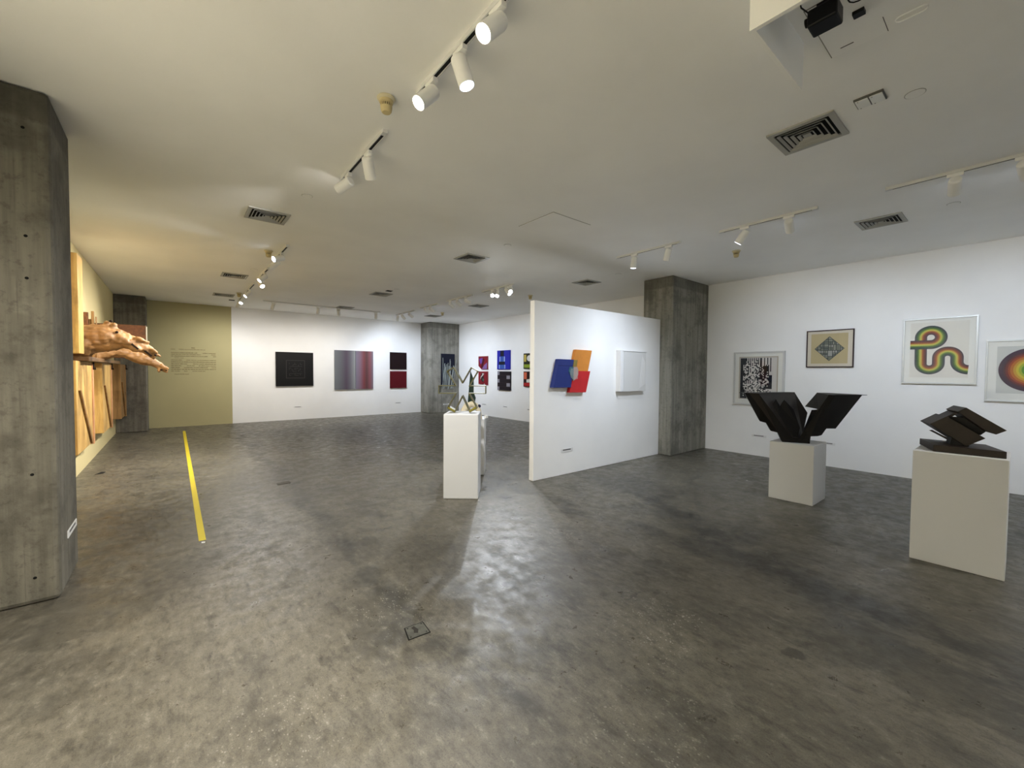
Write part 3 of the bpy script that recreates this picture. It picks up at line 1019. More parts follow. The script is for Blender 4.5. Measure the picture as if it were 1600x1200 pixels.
t = thing('white_relief', 'all-white relief canvas with upright ridges on the right of the partition', 'wall relief', (6.0, YP, 1.185))
M_wr = mat('relief_white', (232, 232, 232), .6, bump=.12, bscale=120)
obj('canvas', MB().box(5.600, 6.330, 4.115, YP - .001, 1.187, 1.845), M_wr, t, bevel=.004)
obj('ridge', MB().box(5.600, 5.655, 4.098, 4.114, 1.187, 1.848), M_wr, t, bevel=.004)
obj('ridge', MB().box(5.668, 5.695, 4.104, 4.114, 1.187, 1.846), M_wr, t, bevel=.004)
obj('field', MB().box(5.705, 6.330, 4.108, 4.1145, 1.187, 1.84), mat('relief_grey', (216, 216, 214), .7, bump=.25, bscale=160), t, bevel=.002)
obj('top_lip', MB().box(5.60, 6.345, 4.10, YP - .001, 1.846, 1.862), M_wr, t, bevel=.003)
for i in range(7):
    x = 6.20 + i * .018
    obj('crease', MB().tube((x + .02 - i * .004, 4.1075, 1.80 - i * .02), (x - .06 + i * .012, 4.1075, 1.22 + i * .015), 0.0018, seg=6), M_wr, t)

# ---------------------------------------------------------------- wall text on the khaki wall (unreadable lines of small lettering)
m = MB()
random.seed(21)
yT = YF - .0008
rows = [(2.055, .05, .50, .022, .35), (2.015, -.05, .66, .012, .9), (1.925, -.05, .89, .016, .9), (1.885, -.05, .89, .014, .9), (1.838, -.05, .89, .016, .9), (1.793, -.05, .21, .012, .7),
        (1.735, -.05, .89, .014, .9), (1.685, -.05, .89, .016, .92), (1.634, -.05, .89, .016, .92), (1.586, -.05, .89, .015, .92), (1.538, -.05, .89, .016, .92), (1.491, -.05, .89, .016, .92), (1.445, -.05, .66, .015, .85), (1.365, .01, .31, .014, .9)]
for z, a, b, h, dens in rows:
    x = a
    while x < b - .02:
        w_ = min(random.uniform(.03, .11), b - x)
        if random.random() < dens:
            xx = x
            while xx < x + w_:
                lw = random.uniform(.006, .012)
                hh = h * random.choice((.75, .75, 1.0, 1.15))
                m.box(xx, xx + lw, yT - .0006, YF - .0006, z, z + hh)
                xx += lw + .003
        x += w_ + .014
o = obj('wall_text', m, mat('text_brown', (92, 78, 46), .7))
tag(o, 'block of small dark lettering printed on the khaki end of the far wall', 'wall text', None, 'stuff')

# ---------------------------------------------------------------- wooden horse relief on the left wall
W_lit = wood('wood_honey', (184, 142, 76), (216, 178, 106), 2)
W_mid = wood('wood_brown', (124, 90, 48), (158, 120, 70), 2)
W_dk = wood('wood_dark', (92, 54, 26), (122, 74, 36), 1)
W_horse = wood('wood_carved', (134, 98, 58), (172, 130, 82), 0, .7)
M_hole = mat('wood_hole', (34, 20, 10), .8)
t = thing('wooden_horse_relief', 'large carved wooden relief with two horse heads jutting from planks on the left wall', 'wall relief', (XL, 9.5, .35))


def horse(secs, Y, widths, name, extra=(), voxel=.014):
    m = MB()
    sg = 20
    ring = []
    n = len(secs)
    for (ux, uz, dx, dz), w in zip(secs, widths):
        c = Vector(((ux + dx) / 2, Y, (uz + dz) / 2))
        a = Vector(((ux - dx) / 2, 0, (uz - dz) / 2))
        for k in range(sg):
            tt = 2 * pi * k / sg
            s_, c_ = sin(tt), cos(tt)
            ring.append(c + a * (abs(c_) ** .85 * (1 if c_ > 0 else -1)) + Vector((0, w * (abs(s_) ** .85 * (1 if s_ > 0 else -1)), 0)))
    fc = [(j * sg + i, j * sg + (i + 1) % sg, (j + 1) * sg + (i + 1) % sg, (j + 1) * sg + i) for j in range(n - 1) for i in range(sg)]
    m.add(ring, fc + [tuple(range(sg)), tuple(range((n - 1) * sg, n * sg))])
    for c, r, dirv in extra:      # extra carved lumps (ellipsoids)
        bm = bmesh.new()
        bmesh.ops.create_icosphere(bm, subdivisions=2, radius=1)
        q = Vector((0, 0, 1)).rotation_difference(Vector(dirv))
        vs = [Vector(c) + q @ Vector((v.co.x * r[0], v.co.y * r[1], v.co.z * r[2])) for v in bm.verts]
        m.add(vs, [tuple(v.index for v in f.verts) for f in bm.faces])
        bm.free()
    o = obj(name, m, W_horse, t)
    r = o.modifiers.new('remesh', 'REMESH')
    r.mode = 'VOXEL'
    r.voxel_size = voxel
    r.use_smooth_shade = True
    sm = o.modifiers.new('smooth', 'SMOOTH')
    sm.iterations = 3
    tx = bpy.data.textures.new(name + '_chisel', 'CLOUDS')
    tx.noise_scale = .055
    dm = o.modifiers.new('chisel', 'DISPLACE')
    dm.texture = tx
    dm.strength = .034
    dm.mid_level = .5
    return o


h1 = horse([(-1.03, 2.06, -1.03, 1.62), (-.913, 2.085, -.909, 1.64), (-.803, 2.10, -.810, 1.726), (-.710, 2.105, -.698, 1.735), (-.610, 2.075, -.620, 1.760), (-.501, 2.010, -.535, 1.790),
            (-.415, 1.950, -.455, 1.775), (-.345, 1.905, -.385, 1.755), (-.285, 1.862, -.325, 1.722), (-.225, 1.808, -.268, 1.668), (-.180, 1.755, -.222, 1.64)], 7.95,
           [.20, .20, .19, .175, .15, .13, .115, .10, .088, .08, .055], 'horse_head',
           [((-.70, 7.93, 2.11), (.045, .05, .05), (0, 0, 1)), ((-.63, 7.92, 2.09), (.05, .06, .035), (1, 0, 0)), ((-.30, 7.90, 1.875), (.022, .03, .05), (1, 0, .5)),
            ((-.56, 7.82, 1.90), (.07, .04, .15), (1, 0, -.55)), ((-.43, 7.84, 1.80), (.055, .035, .10), (1, 0, -.6)), ((-.215, 7.88, 1.76), (.03, .04, .05), (1, 0, -.7)),
            ((-.36, 7.86, 1.92), (.03, .04, .07), (1, 0, -.5)), ((-.80, 7.80, 1.92), (.10, .05, .20), (1, 0, .1)), ((-.17, 7.93, 1.70), (.02, .03, .04), (1, 0, -.6))])
h2 = horse([(-1.03, 1.85, -1.03, 1.60), (-.963, 1.85, -.930, 1.61), (-.777, 1.85, -.741, 1.70), (-.624, 1.84, -.626, 1.69), (-.506, 1.806, -.533, 1.62), (-.386, 1.767, -.413, 1.575),
            (-.290, 1.720, -.310, 1.560), (-.210, 1.655, -.235, 1.520), (-.140, 1.590, -.175, 1.475), (-.080, 1.510, -.116, 1.450)], 9.4,
           [.19, .18, .16, .14, .13, .12, .105, .085, .07, .05], 'horse_head',
           [((-.42, 9.30, 1.66), (.06, .04, .13), (1, 0, -.2)), ((-.13, 9.34, 1.545), (.03, .04, .08), (1, 0, -.7)), ((-.10, 9.36, 1.47), (.025, .03, .04), (0, 0, 1)), ((-.20, 9.36, 1.47), (.022, .03, .03), (0, 0, 1))])
sub(h1, t['_o'])
sub(h2, t['_o'])
for (x, z, y, r, nm) in ((-.593, 2.0, 7.80, .018, 'eye'), (-.655, 2.15, 7.87, .020, 'ear_hollow'), (-.20, 1.70, 7.855, .016, 'nostril'), (-.165, 1.49, 9.335, .016, 'nostril'), (-.10, 1.478, 9.33, .012, 'nostril')):
    obj(nm, MB().lathe([(.0005, -r), (r * .7, -r * .7), (r, 0), (r * .7, r * .7), (.0005, r)], 10, origin=(x, y, z)), M_hole, h1 if y < 9 else h2, smooth=True)
obj('mouth_slit', MB().prism([(-.480, 7.80, 1.865), (-.460, 7.80, 1.875), (-.372, 7.80, 1.785), (-.388, 7.80, 1.770)], (0, .05, 0)), M_hole, h1)
obj('mouth_slit', MB().prism([(-.330, 7.84, 1.755), (-.30, 7.84, 1.765), (-.235, 7.84, 1.690), (-.25, 7.84, 1.675)], (0, .05, 0)), M_hole, h1)
# planks
obj('upright_plank', MB().box(XL + .001, -.90, 7.36, 7.72, 1.69, 2.92), W_lit, t, bevel=.006)
for (y0, y1, xf, zb, zt_, mm) in ((7.45, 8.72, -.945, .41, 1.60, W_lit), (9.60, 10.75, -.915, .43, 1.60, W_lit), (12.0, 13.0, -.87, .44, 1.60, W_mid)):
    b = obj('wall_plank', MB().box(XL + .001, xf, y0, y1, zb, zt_), mm, t, bevel=.006)
    sub(b, t['_o'])
    # slanted batten across the face
    obj('batten', MB().prism([(xf, y0 + .12, 1.22), (xf, y0 + .20, 1.22), (xf, y1 - .14, zb + .01), (xf, y1 - .24, zb + .01)], (.022, 0, 0)), W_mid, b, bevel=.003)
    obj('edge_strip', MB().box(XL + .001, xf + .012, y1 - .02 + .021, y1 + .10, zb - .03, zt_ - .02), wood('wood_pink', (196, 140, 96), (214, 164, 118), 2) if mm is W_lit else W_mid, t, bevel=.004)
    bo = MB().tube((xf - .02, y1 + .02, 1.50), (xf + .045, y1 + .02, 1.50), .016, seg=10)
    bo.tube((xf + .02, y1 + .02, 1.50), (xf + .02, y1 + .02, 1.60), .010, seg=8)
    obj('bolt', bo, M_hole, b)
# third board's face turned to the room is shorter at its far corner
obj('horse_underside', MB().box(XL + .001, -.86, 7.75, 11.9, 1.602, 1.66), wood('wood_underside_shade', (92, 66, 38), (122, 90, 54), 1), t, bevel=.006)  # slab standing for the horse's flat underside, its shade put into the wood colour
obj('cross_beam', MB().box(XL + .001, -.372, 9.75, 10.0, 1.69, 2.262), W_dk, t, bevel=.006)
obj('beam_end', MB().box(-.3715, -.362, 9.752, 9.998, 1.72, 2.25), mat('wood_lit_end', (196, 188, 168), .7), t)  # pale slab for the end face, the light on it put into the colour
for x0, x1, y, z1 in ((-1.05, -1.0, 9.0, 2.36), (-.998, -.972, 9.02, 2.26), (-.968, -.936, 9.0, 2.38), (-.922, -.908, 9.0, 2.30)):
    obj('peg', MB().box(x0, x1, y, y + .05, 1.66, z1), W_mid if x0 > -1 else W_dk, t, bevel=.004)

# ---------------------------------------------------------------- floor details
o = obj('floor_tape', MB().box(.150, .201, 4.50, 12.82, 0, .0015), mat('tape_yellow', (206, 186, 40), .5))
tag(o, 'long yellow tape line stuck to the floor in front of the wooden horses', 'tape')
o = obj('tape_scrap', MB().prism([(.165, 4.43, 0), (.19, 4.425, 0), (.193, 4.45, 0), (.168, 4.46, 0)], (0, 0, .003)), M_card)
tag(o, 'tiny white scrap on the floor at the near end of the yellow tape', 'scrap')
t = thing('floor_box_cover', 'scuffed metal floor box cover with screws, set in the concrete nearest the camera', 'floor box', (1.068, 2.167, 0))
fb = [(1.022, 2.228), (1.134, 2.222), (1.122, 2.106), (.996, 2.116)]
c0 = Vector((1.068, 2.167))


def scl(k):
    return [(c0 + (Vector(p) - c0) * k) for p in fb]


obj('rim', MB().prism([(p[0], p[1], 0) for p in scl(1.05)], (0, 0, .0015)), M_dark, t)
lid = obj('lid', MB().prism([(p[0], p[1], .001) for p in scl(.95)], (0, 0, .002)), mat('lid_grey', (84, 84, 77), .5, metal=.3, var=.3, vscale=25), t, bevel=.0008)
sub(lid, t['_o'])
for p in scl(.74):
    obj('screw', MB().tube((p.x, p.y, .0025), (p.x, p.y, .0038), .004, seg=8), M_dark, lid)
obj('lid_stain', MB().prism([(1.052, 2.205, .003), (1.072, 2.213, .003), (1.080, 2.17, .003), (1.064, 2.14, .003), (1.045, 2.155, .003), (1.056, 2.18, .003)], (0, 0, .0004)), mat('stain_dark', (44, 42, 38), .7), lid)
o = obj('floor_plate', MB().prism([(1.03, 6.08, 0), (1.19, 6.11, 0), (1.19, 6.23, 0), (1.035, 6.18, 0)], (0, 0, .004)), mat('plate_dark', (70, 64, 54), .6), bevel=.001)
tag(o, 'small dark metal plate in the floor, midway between yellow tape and the tall plinth', 'floor plate')
o = obj('floor_slot', MB().prism([(-.885, 8.25, 0), (-.835, 8.40, 0), (-.785, 8.37, 0), (-.80, 8.28, 0)], (0, 0, .004)), M_dark, bevel=.001)
tag(o, 'black slot in the floor by the left wall under the wooden horses', 'floor plate')


# ---------------------------------------------------------------- ceiling fittings
def vent_parts():
    z = H
    P = {}
    w, fl_ = .20, .036
    m = MB()
    i_ = w - fl_
    for sx, sy in ((1, 0), (-1, 0), (0, 1), (0, -1)):
        if sx:
            m.box(min(sx * w, sx * i_), max(sx * w, sx * i_), -w, w, -.012, 0)
        else:
            m.box(-i_, i_, min(sy * w, sy * i_), max(sy * w, sy * i_), -.012, 0)
    P['frame'] = (m, M_grille, .003)
    P['duct_opening'] = (MB().box(-i_, i_, -i_, i_, -.0015, 0), M_dark, 0)
    return P


VENT = None


def vent(x, y, label, rot=0):
    global VENT
    if VENT is None:
        VENT = {}
        for k, (m, mm, bv) in vent_parts().items():
            me = m.mesh(k)
            me.materials.append(mm)
            VENT[k] = me
        VENT['louver'] = []
        for r_ in (.150, .117, .084, .051):
            m = MB()
            a, b, z0, z1 = r_, r_ - .013, -.003, -.030
            V = [(s1 * q, s2 * q, z) for q, z in ((a, z1 + .013), (b, z0 - .001)) for s1, s2 in ((-1, -1), (1, -1), (1, 1), (-1, 1))]
            V += [(s1 * q, s2 * q, z) for q, z in ((a - .003, z1 + .013), (b - .003, z0 - .001)) for s1, s2 in ((-1, -1), (1, -1), (1, 1), (-1, 1))]
            fc = []
            for i in range(4):
                j = (i + 1) % 4
                fc += [(i, j, j + 4, i + 4), (i + 8, i + 12, j + 12, j + 8), (i, i + 8, j + 8, j), (i + 4, j + 4, j + 12, i + 12)]
            m.add(V, fc)
            me = m.mesh('louver')
            me.materials.append(M_grille)
            VENT['louver'].append(me)
        me = MB().box(-.024, .024, -.024, .024, -.012, -.008).mesh('centre_plate')
        me.materials.append(M_grille)
        VENT['centre_plate'] = me
    t = thing('ceiling_vent', label, 'vent', (x, y, H), 'square ceiling air vents')
    t.rotation_euler = (0, 0, rot)
    for k in ('frame', 'duct_opening', 'louver', 'centre_plate'):
        for me in (VENT[k] if k == 'louver' else [VENT[k]]):
            o = bpy.data.objects.new(k, me)
            COL.objects.link(o)
            o.parent = t


for x, y, l in ((3.576, 1.027, 'largest square ceiling vent, upper right, below the white twin plate'),
                (.839, 5.40, 'square ceiling vent at upper left, left of the short track with two dark spotlights'),
                (6.232, 1.056, 'square ceiling vent above the framed prints of the right wall'),
                (3.557, 5.366, 'square ceiling vent in the middle of the ceiling, above the ribbon star'),
                (6.192, 5.348, 'square ceiling vent above the partition, left of the concrete column'),
                (.89, 9.20, 'square ceiling vent left of the middle track of bright left-hand spotlights'),
                (.92, 11.73, 'farthest left square ceiling vent, above the khaki wall'),
                (3.655, 9.20, 'square ceiling vent above the gradient diptych with a small black plate beside it'),
                (3.67, 11.80, 'square ceiling vent touching the long track along the far wall'),
                (6.268, 9.11, 'square ceiling vent just beyond the four dazzling spotlights'),
                (6.333, 11.72, 'square ceiling vent above the far corner column')):
    vent(x, y, l)

DET = None


def detector(x, y, label):
    t = thing('smoke_detector', label, 'smoke detector', (x, y, H), 'smoke detectors')
    parts = (('base_ring', MB().lathe([(.054, 0), (.058, -.006), (.054, -.013), (.043, -.019)], 24), mat('detector_base', (206, 198, 168), .5), True),
             ('neck', MB().lathe([(.041, -.0202), (.038, -.034), (.029, -.036), (.029, -.058)], 24), mat('detector_slot', (58, 48, 30), .7), True),
             ('collar', MB().lathe([(.044, -.018), (.042, -.032), (.036, -.036), (.030, -.0362)], 24), M_detector, True),
             ('cap', MB().lathe([(.036, -.056), (.036, -.062), (.033, -.082), (.026, -.092), (.010, -.095), (.0005, -.095)], 24), M_detector, True))
    for nme, m, mm, sm in parts:
        me = bpy.data.meshes.get('detector_' + nme)
        if me is None:
            me = m.mesh('detector_' + nme, smooth=sm)
            me.materials.append(mm)
            me.set_sharp_from_angle(angle=radians(35))
        o = bpy.data.objects.new(nme, me)
        COL.objects.link(o)
        o.parent = t
    me = bpy.data.meshes.get('detector_fins')
    if me is None:
        m = MB()
        for k in range(20):
            a = 2 * pi * k / 20
            ca, sa = cos(a), sin(a)
            m.tube((.034 * ca, .034 * sa, -.034), (.034 * ca, .034 * sa, -.058), 0.0030, seg=5)
        me = m.mesh('detector_fins')
        me.materials.append(M_detector)
    o = bpy.data.objects.new('fins', me)
    COL.objects.link(o)
    o.parent = t


for x, y, l in ((1.071, 2.60, 'beige smoke detector on the ceiling beside the nearest lit track'),
                (1.091, 6.96, 'beige smoke detector beside the first pair of bright left-hand spotlights'),
                (6.197, 2.60, 'beige smoke detector on the ceiling below the track with one lit spotlight'),
                (6.286, 7.08, 'beige smoke detector just above the top left corner of the partition'),
                (1.166, 11.2, 'beige smoke detector beside the farthest bright left-hand spotlights'),
                (6.173, 10.85, 'beige smoke detector above the far corner column beside a vent')):
    detector(x, y, l)

for x, y, l in ((1.052, 4.536, 'flush round ceiling disc between the short left track and a vent'), (3.57, .463, 'flush round ceiling disc right of the white twin plate, upper right'),
                (6.146, .483, 'flush round ceiling disc above the rainbow ribbon print'), (3.571, 4.50, 'flush round ceiling disc beyond the large access panel'),
                (6.092, 4.536, 'flush round ceiling disc just left of the concrete column top'), (3.70, 8.44, 'flush round ceiling disc beside the small black ceiling plate'),
                (1.10, 8.42, 'flush round ceiling disc left of the middle left-hand track')):
    t = thing('sprinkler_cover', l, 'ceiling disc', (x, y, H), 'round ceiling discs')
    obj('disc', MB().lathe([(.046, 0), (.046, -.004), (.0005, -.0045)], 28, origin=(x, y, H)), M_ceil, t)
    obj('rim', MB().lathe([(.050, 0), (.050, -.0025), (.047, -.0025), (.047, 0)], 28, origin=(x, y, H)), M_grille, t)
for x, y, l in ((3.647, 8.72, 'small black plate on the ceiling above the gradient diptych'), (1.145, 12.48, 'small black plate on the ceiling above the khaki wall')):
    o = obj('ceiling_plate', MB().box(x - .06, x + .06, y - .06, y + .06, H - .006, H), M_dark, loc=(x, y, H - .006))
    tag(o, l, 'ceiling plate')


def access(x0, x1, y0, y1, label):
    t = thing('access_panel', label, 'access panel', ((x0 + x1) / 2, (y0 + y1) / 2, H))
    obj('seam', MB().box(x0, x1, y0, y1, H - .002, H), mat('seam_grey', (150, 148, 140), .8), t)
    g = .006
    obj('panel', MB().box(x0 + g, x1 - g, y0 + g, y1 - g, H - .006, H - .0025), M_ceil, t)
    return t


access(3.21, 3.826, 3.25, 3.836, 'large flush white access panel in the ceiling right of centre')
t = access(2.36, 2.822, .10, .708, 'flush white access panel with slots in the ceiling behind the black projector')
obj('finger_slot', MB().box(2.763, 2.769, .60, .655, H - .0068, H - .0061), M_dark, t)
obj('finger_slot', MB().box(2.68, 2.81, .470, .473, H - .0068, H - .0061), M_ink, t)
m = MB()
for k in range(28):
    a = 2 * pi * k / 28
    b = 2 * pi * (k + 1) / 28
    f = lambda a: (2.757 + .022 * cos(a), .380 + (.034 if sin(a) > 0 else -.034) + .022 * sin(a), H - .010)
    m.tube(f(a), f(b), .004, seg=6)
obj('oblong_handle', m, M_ceil, t)
t = thing('twin_ceiling_plate', 'white twin rectangular plate with a dark frame on the ceiling at upper right', 'ceiling plate', (3.42, .65, H))
obj('frame', MB().box(3.358, 3.482, .578, .722, H - .012, H), mat('frame_dark_grey', (92, 92, 88), .5), t, bevel=.002)
for a, b in ((.584, .647), (.653, .716)):
    p = obj('panel', MB().box(3.366, 3.474, a, b, H - .018, H - .0121), mat('plate_white', (232, 234, 232), .35), t, bevel=.002)
    sub(p, t['_o'])
    for xx in (3.374, 3.466):
        obj('screw', MB().tube((xx, (a + b) / 2 + .018, H - .018), (xx, (a + b) / 2 + .018, H - .0195), .003, seg=6), M_ink, p)

# projector hung inside the soffit
t = thing('projector', 'black projector hanging from the ceiling inside the soffit corner, upper right', 'projector', (2.31, .60, H))
M_pj = mat('projector_black', (9, 9, 10), .45)
pz = 3.03
body = sub(obj('body', MB().box(2.195, 2.29, .535, .645, pz, pz + .075), M_pj, t, bevel=.008), t['_o'])
obj('lens', MB().tube((2.215, .645, pz + .035), (2.215, .655, pz + .035), .018, seg=16), M_dark, body, smooth=True)
obj('lens', MB().tube((2.265, .645, pz + .035), (2.265, .652, pz + .035), .012, seg=14), M_ink, body, smooth=True)
obj('mount', MB().tube((2.245, .585, pz + .075), (2.245, .585, H), .013, seg=10).box(2.215, 2.275, .555, .615, pz + .075, pz + .095).box(2.205, 2.285, .545, .625, H - .008, H), M_pj, t)
m = MB()
m.polytube([(2.245 + .05 * cos(a) - .03, .585 - .03 + .045 * sin(a), H - .03 - .006 * a) for a in [i * .42 for i in range(18)]], .003, 6)
m.polytube([(2.20, .63, pz + .05), (2.17, .66, pz + .085), (2.16, .665, pz + .12), (2.19, .64, H - .07), (2.23, .60, H - .03), (2.30, .545, H - .02), (2.36, .50, H - .008)], .003, 6)
m.polytube([(2.26, .59, pz + .1), (2.24, .55, pz + .14), (2.27, .50, H - .05), (2.33, .47, H - .02)], .003, 6)
m.polytube([(2.42 + .04 * cos(a), .50 + .05 * sin(a), H - .02 - .004 * sin(2 * a)) for a in [i * .4 for i in range(14)]], .003, 6)
obj('cables', m, M_pj, t)
o = obj('cable_plug', MB().box(2.535, 2.575, .515, .560, H - .022, H), M_pj, loc=(2.555, .538, H - .022), bevel=.002)
tag(o, 'tiny black plug on the ceiling right of the projector cables', 'plug')

# ---------------------------------------------------------------- track lighting
TRK = {}


def track(x0, y0, x1, y1, label):
    a, b = Vector((x0, y0, 0)), Vector((x1, y1, 0))
    L = (b - a).length
    t = thing('track_rail', label, 'track rail', (x0, y0, H), 'ceiling track rails')
    t.rotation_euler = (0, 0, math.atan2(b.y - a.y, b.x - a.x))
    w, d = .018, .026
    m = MB().box(0, L, -w, -w + .007, -d, 0).box(0, L, w - .007, w, -d, 0).box(0, L, -w + .007, w - .007, -.006, 0)
    m.box(0, .05, -w + .007, w - .007, -d, -.006).box(L - .05, L, -w + .007, w - .007, -d, -.006)
    for nme, mm, mt in (('rail', m, M_rail), ('slot', MB().box(.05, L - .05, -w + .0072, w - .0072, -.023, -.0061), M_slot)):
        me = mm.mesh(nme)
        me.materials.append(mt)
        o = bpy.data.objects.new(nme, me)
        COL.objects.link(o)
        o.parent = t
    return t


for args in ((1.20, .80, 1.20, 2.42, 'nearest track rail with three lit spotlights, at the top centre'),
             (1.20, 2.93, 1.20, 3.90, 'short track rail with two spotlights beyond the nearest smoke detector'),
             (1.243, 6.45, 1.243, 7.50, 'left-hand track rail carrying the first pair of bright spotlights'),
             (1.263, 8.10, 1.263, 9.25, 'left-hand track rail carrying the second pair of bright spotlights'),
             (1.27, 9.70, 1.27, 12.35, 'left-hand track rail carrying the three farthest bright spotlights'),
             (5.19, 2.88, 5.19, 3.89, 'track rail in front of the partition with two lit spotlights'),
             (5.195, 1.38, 5.195, 2.38, 'track rail above the V sculpture with one glowing spotlight'),
             (5.17, -.45, 5.17, .85, 'track rail at the right edge with two grey spotlights'),
             (5.205, 6.35, 5.205, 7.42, 'track rail beyond the partition with four dazzling spotlights'),
             (5.24, 7.87, 5.24, 8.98, 'track rail with three pale spotlights beyond the dazzling ones'),
             (5.26, 9.47, 5.26, 10.43, 'track rail with two pale spotlights, second from the far column'),
             (5.33, 10.93, 5.33, 12.20, 'farthest right-hand track rail with three spotlights near the far column'),
             (1.745, 11.955, 4.73, 11.955, 'long track rail parallel to the far wall'),
             (1.20, -3.2, 1.20, -1.2, 'added left track rail, unseen behind the camera'),  # unseen rails added to carry the fill lamps
             (5.17, -3.2, 5.17, -1.2, 'added right track rail, unseen behind the camera')):
    track(*args)

SP = {}


def spot_meshes():
    m = MB().box(-.05, .05, -.015, .015, -.052, -.0265)
    SP['adapter'] = m.mesh('adapter')
    m = MB().tube((0, 0, -.051), (0, 0, -.098), .010, seg=12).tube((0, -.018, -.098), (0, .018, -.098), .013, seg=12)
    SP['stem'] = m.mesh('stem', smooth=True)
    # housing opens towards local -Z, pivot near its back
    r, L0, L1_ = .043, .035, -.125
    m = MB()
    prof = [(.0005, L0), (r * .75, L0), (r * .95, L0 - .008), (r, L0 - .02), (r, L1_), (r - .004, L1_), (r - .006, L1_ + .016), (.0005, L1_ + .018)]
    m.lathe(prof, 28)
    SP['housing'] = m.mesh('housing', smooth=True)
    SP['lens'] = MB().lathe([(r - .0075, L1_ + .0155), (r - .0075, L1_ + .0125), (.0005, L1_ + .0115)], 24).mesh('lens', smooth=True)
    for k in ('adapter', 'stem', 'housing'):
        SP[k].materials.append(M_spot)
    for k in ('stem', 'housing', 'lens'):
        SP[k].set_sharp_from_angle(angle=radians(35))
    SP['lens'].materials.append(None)


spot_meshes()


def lens_mat(c, e):
    nm = 'lens_%.2f_%.2f_%.0f' % (c[0], c[2], e)
    return mat(nm, c, .4, emit=e, linear=True)


PW = {}


def spotlight(x, y, aim, label, color, power, cone=70, spill=10, along='y', glow=14):
    t = thing('track_spotlight', label, 'spotlight', (x, y, H), 'track spotlights')
    rz = radians(90) if along == 'y' else 0
    t.rotation_euler = (0, 0, rz)
    piv = Vector((x, y, H - .098))
    d = (Vector(aim) - piv).normalized()
    dl = Matrix.Rotation(-rz, 3, 'Z') @ d
    q = Vector((0, 0, -1)).rotation_difference(dl)
    for k in ('adapter', 'stem', 'housing', 'lens'):
        o = bpy.data.objects.new(k, SP[k])
        COL.objects.link(o)
        o.parent = t
        if k in ('housing', 'lens'):
            o.location = (0, 0, -.098)
            o.rotation_mode = 'QUATERNION'
            o.rotation_quaternion = q
        if k == 'housing':
            hous = o
        if k == 'lens':
            o.parent = hous
            o.location = (0, 0, 0)
            o.rotation_quaternion = (1, 0, 0, 0)
            o.material_slots[0].link = 'OBJECT'
            o.material_slots[0].material = lens_mat(color, glow)
    l = bpy.data.lights.new('spot_lamp', 'SPOT')
    l.color = color
    l.energy = power * EN
    l.spot_size = 2 * radians(min(70, cone / 2 + 20, math.degrees(math.asin(-d.z)) + spill))
    l.spot_blend = 1.0
    l.shadow_soft_size = .018
    o = bpy.data.objects.new('spot_lamp', l)
    COL.objects.link(o)
    o.parent = t
    o.location = Vector((0, 0, -.098)) + dl * .135
    o.rotation_mode = 'QUATERNION'
    o.rotation_quaternion = q


B = 95
# nearest track
spotlight(1.20, 2.245, (-1.0, 2.15, .8), 'lit spotlight at the lower end of the nearest track', WARM, B * 2.10, 80)
spotlight(1.20, 1.93, (2.0, 1.3, .0), 'lit spotlight in the middle of the nearest track, pointing down', COOL, B * 0.30, 80)
spotlight(1.20, 1.60, (-1.0, 1.5, .7), 'lit spotlight at the upper end of the nearest track, cut by the frame top', WARM, B * 2.63, 80)
# short track
spotlight(1.20, 3.75, (-1.0, 8.3, 1.45), 'grey spotlight at the lower end of the short track, turned to the wooden horses', WARM, B * 1.47, 75, 12)
spotlight(1.20, 3.28, (2.8, 5.4, 0), 'grey spotlight in the middle of the short track, tilted down', NEUT, B * 1.71, 80)
# left row
spotlight(1.243, 6.88, (-1.06, 6.0, 2.2), 'upper of the first pair of bright left-hand spotlights', COOL, B * 0.53, 80, 14)
spotlight(1.243, 7.22, (-.9, 8.3, .9), 'lower of the first pair of bright left-hand spotlights', WARM, B * 2.17, 80)
spotlight(1.263, 8.45, (-.9, 7.9, 1.0), 'upper of the second pair of bright left-hand spotlights', WARM, B * 2.00, 75)
spotlight(1.263, 9.0, (2.4, 6.3, 0), 'lower of the second pair of bright left-hand spotlights', NEUT, B * 0.92, 80)
spotlight(1.27, 10.4, (-.9, 9.8, .9), 'nearest of the three farthest bright left-hand spotlights', WARM, B * 1.51, 75)
spotlight(1.27, 11.5, (-.3, 9.5, 0), 'middle of the three farthest bright left-hand spotlights', NEUT, B * 0.42, 75)
spotlight(1.27, 12.15, (.5, 13.88, .7), 'last of the three farthest bright left-hand spotlights', NEUT, B * 0.57, 75)
# partition track
spotlight(5.19, 3.585, (5.1, 4.0, 0), 'lit spotlight hanging straight down at the left of the partition track', COOL, B * .2, 20)
spotlight(5.19, 3.05, (5.6, 4.189, .1), 'lit spotlight tilted left on the right of the partition track', COOL, B * 0.24, 80)
# V sculpture track
spotlight(5.195, 2.09, (5.0, 4.189, .1), 'glowing spotlight on the left of the track above the V sculpture', COOL, B * 0.92, 72)
spotlight(5.195, 1.64, (8.2, 2.2, 1.5), 'grey spotlight on the right of the track above the V sculpture', COOL, B * 0.59, 85)
# right edge track
spotlight(5.17, .403, (8.2, .75, 1.5), 'grey spotlight on the right edge track, the one fully in view', COOL, B * 0.59, 85)
spotlight(5.17, .03, (8.2, -.4, 1.4), 'grey spotlight on the right edge track, cut by the frame edge', COOL, B * 0.52, 85)
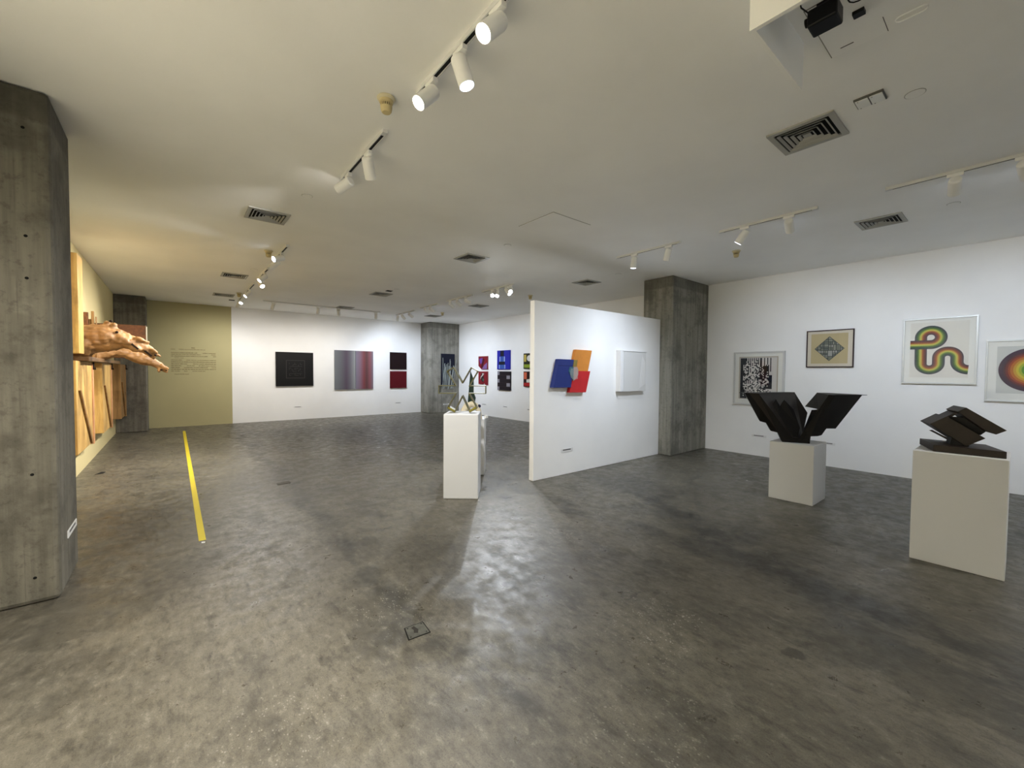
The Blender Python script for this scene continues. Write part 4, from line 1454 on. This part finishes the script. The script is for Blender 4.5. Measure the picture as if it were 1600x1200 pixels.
# dazzling four
spotlight(5.205, 7.05, (2.2, 3.3, .2), 'leftmost of the four dazzling spotlights beyond the partition', (.9, .95, 1.0), B * 1.33, 75)
spotlight(5.205, 6.86, (3.0, 5.2, 0), 'second from left of the four dazzling spotlights', (.9, .95, 1.0), B * 0.37, 75)
spotlight(5.205, 6.58, (5.4, 4.3, .8), 'third from left of the four dazzling spotlights', COOL, B * 0.44, 80)
spotlight(5.205, 6.44, (2.2, 3.3, .0), 'rightmost of the four dazzling spotlights beyond the partition', (.9, .95, 1.0), B * 0.51, 75)
# right row beyond
spotlight(5.24, 8.83, (8.2, 9.6, 1.5), 'left of the three pale spotlights beyond the dazzling four', COOL, B * 0.45, 85)
spotlight(5.24, 8.50, (8.2, 8.6, 1.5), 'middle of the three pale spotlights beyond the dazzling four', COOL, B * 0.45, 85)
spotlight(5.24, 8.14, (8.2, 7.0, 1.5), 'right of the three pale spotlights beyond the dazzling four', COOL, B * 0.40, 85)
spotlight(5.26, 10.16, (8.2, 11.2, 1.5), 'left spotlight on the second track from the far column', COOL, B * 0.45, 85)
spotlight(5.26, 9.87, (8.2, 10.3, 1.5), 'right spotlight on the second track from the far column', COOL, B * 0.45, 85)
spotlight(5.33, 12.08, (6.0, 13.88, 1.5), 'leftmost spotlight on the farthest right-hand track', COOL, B * 0.73, 90)
spotlight(5.33, 11.75, (7.6, 13.2, 1.5), 'middle spotlight on the farthest right-hand track', COOL, B * 0.85, 85)
spotlight(5.33, 11.27, (8.2, 12.0, 1.5), 'rightmost spotlight on the farthest right-hand track', COOL, B * 1.17, 85)
# far wall track
spotlight(1.97, 11.955, (1.5, 13.88, 0.7), 'leftmost spotlight on the long track along the far wall', WARM, B * 0.62, 95, along='x')
spotlight(3.03, 11.955, (3.2, 13.88, 0.7), 'second spotlight from the left on the long far wall track', WARM, B * 0.67, 95, along='x')
spotlight(3.55, 11.955, (4.4, 13.88, 0.7), 'third spotlight from the left on the long far wall track', NEUT, B * 0.35, 95, along='x')
spotlight(4.60, 11.955, (5.3, 13.88, 0.7), 'rightmost spotlight on the long track along the far wall', COOL, B * 0.41, 95, along='x')
# unseen lamps added behind the camera to fill the ceiling and walls
spotlight(1.20, -1.5, (.3, .8, 0), 'added front fill spotlight on the unseen left track behind the camera', WARM, B * 0.69, 90)
spotlight(1.20, -2.2, (-1.0, -1.2, 1.4), 'added middle fill spotlight on the unseen left track behind the camera', WARM, B * 1.48, 90)
spotlight(1.20, -2.9, (1.2, -5.0, 1.5), 'added rear fill spotlight on the unseen left track behind the camera', NEUT, B * 0.89, 90)
spotlight(5.17, -1.5, (3.6, .3, 0), 'added front fill spotlight on the unseen right track behind the camera', NEUT, spill=-12, cone=40, power=B * 0.93)
spotlight(5.17, -2.2, (8.2, -2.2, 1.4), 'added middle fill spotlight on the unseen right track behind the camera', COOL, B * 1.30, 90)
spotlight(5.17, -2.9, (5.2, -5.0, 1.5), 'added rear fill spotlight on the unseen right track behind the camera', COOL, B * 1.01, 90)

for o in ROOTS:
    if '_o' in o:
        del o['_o']
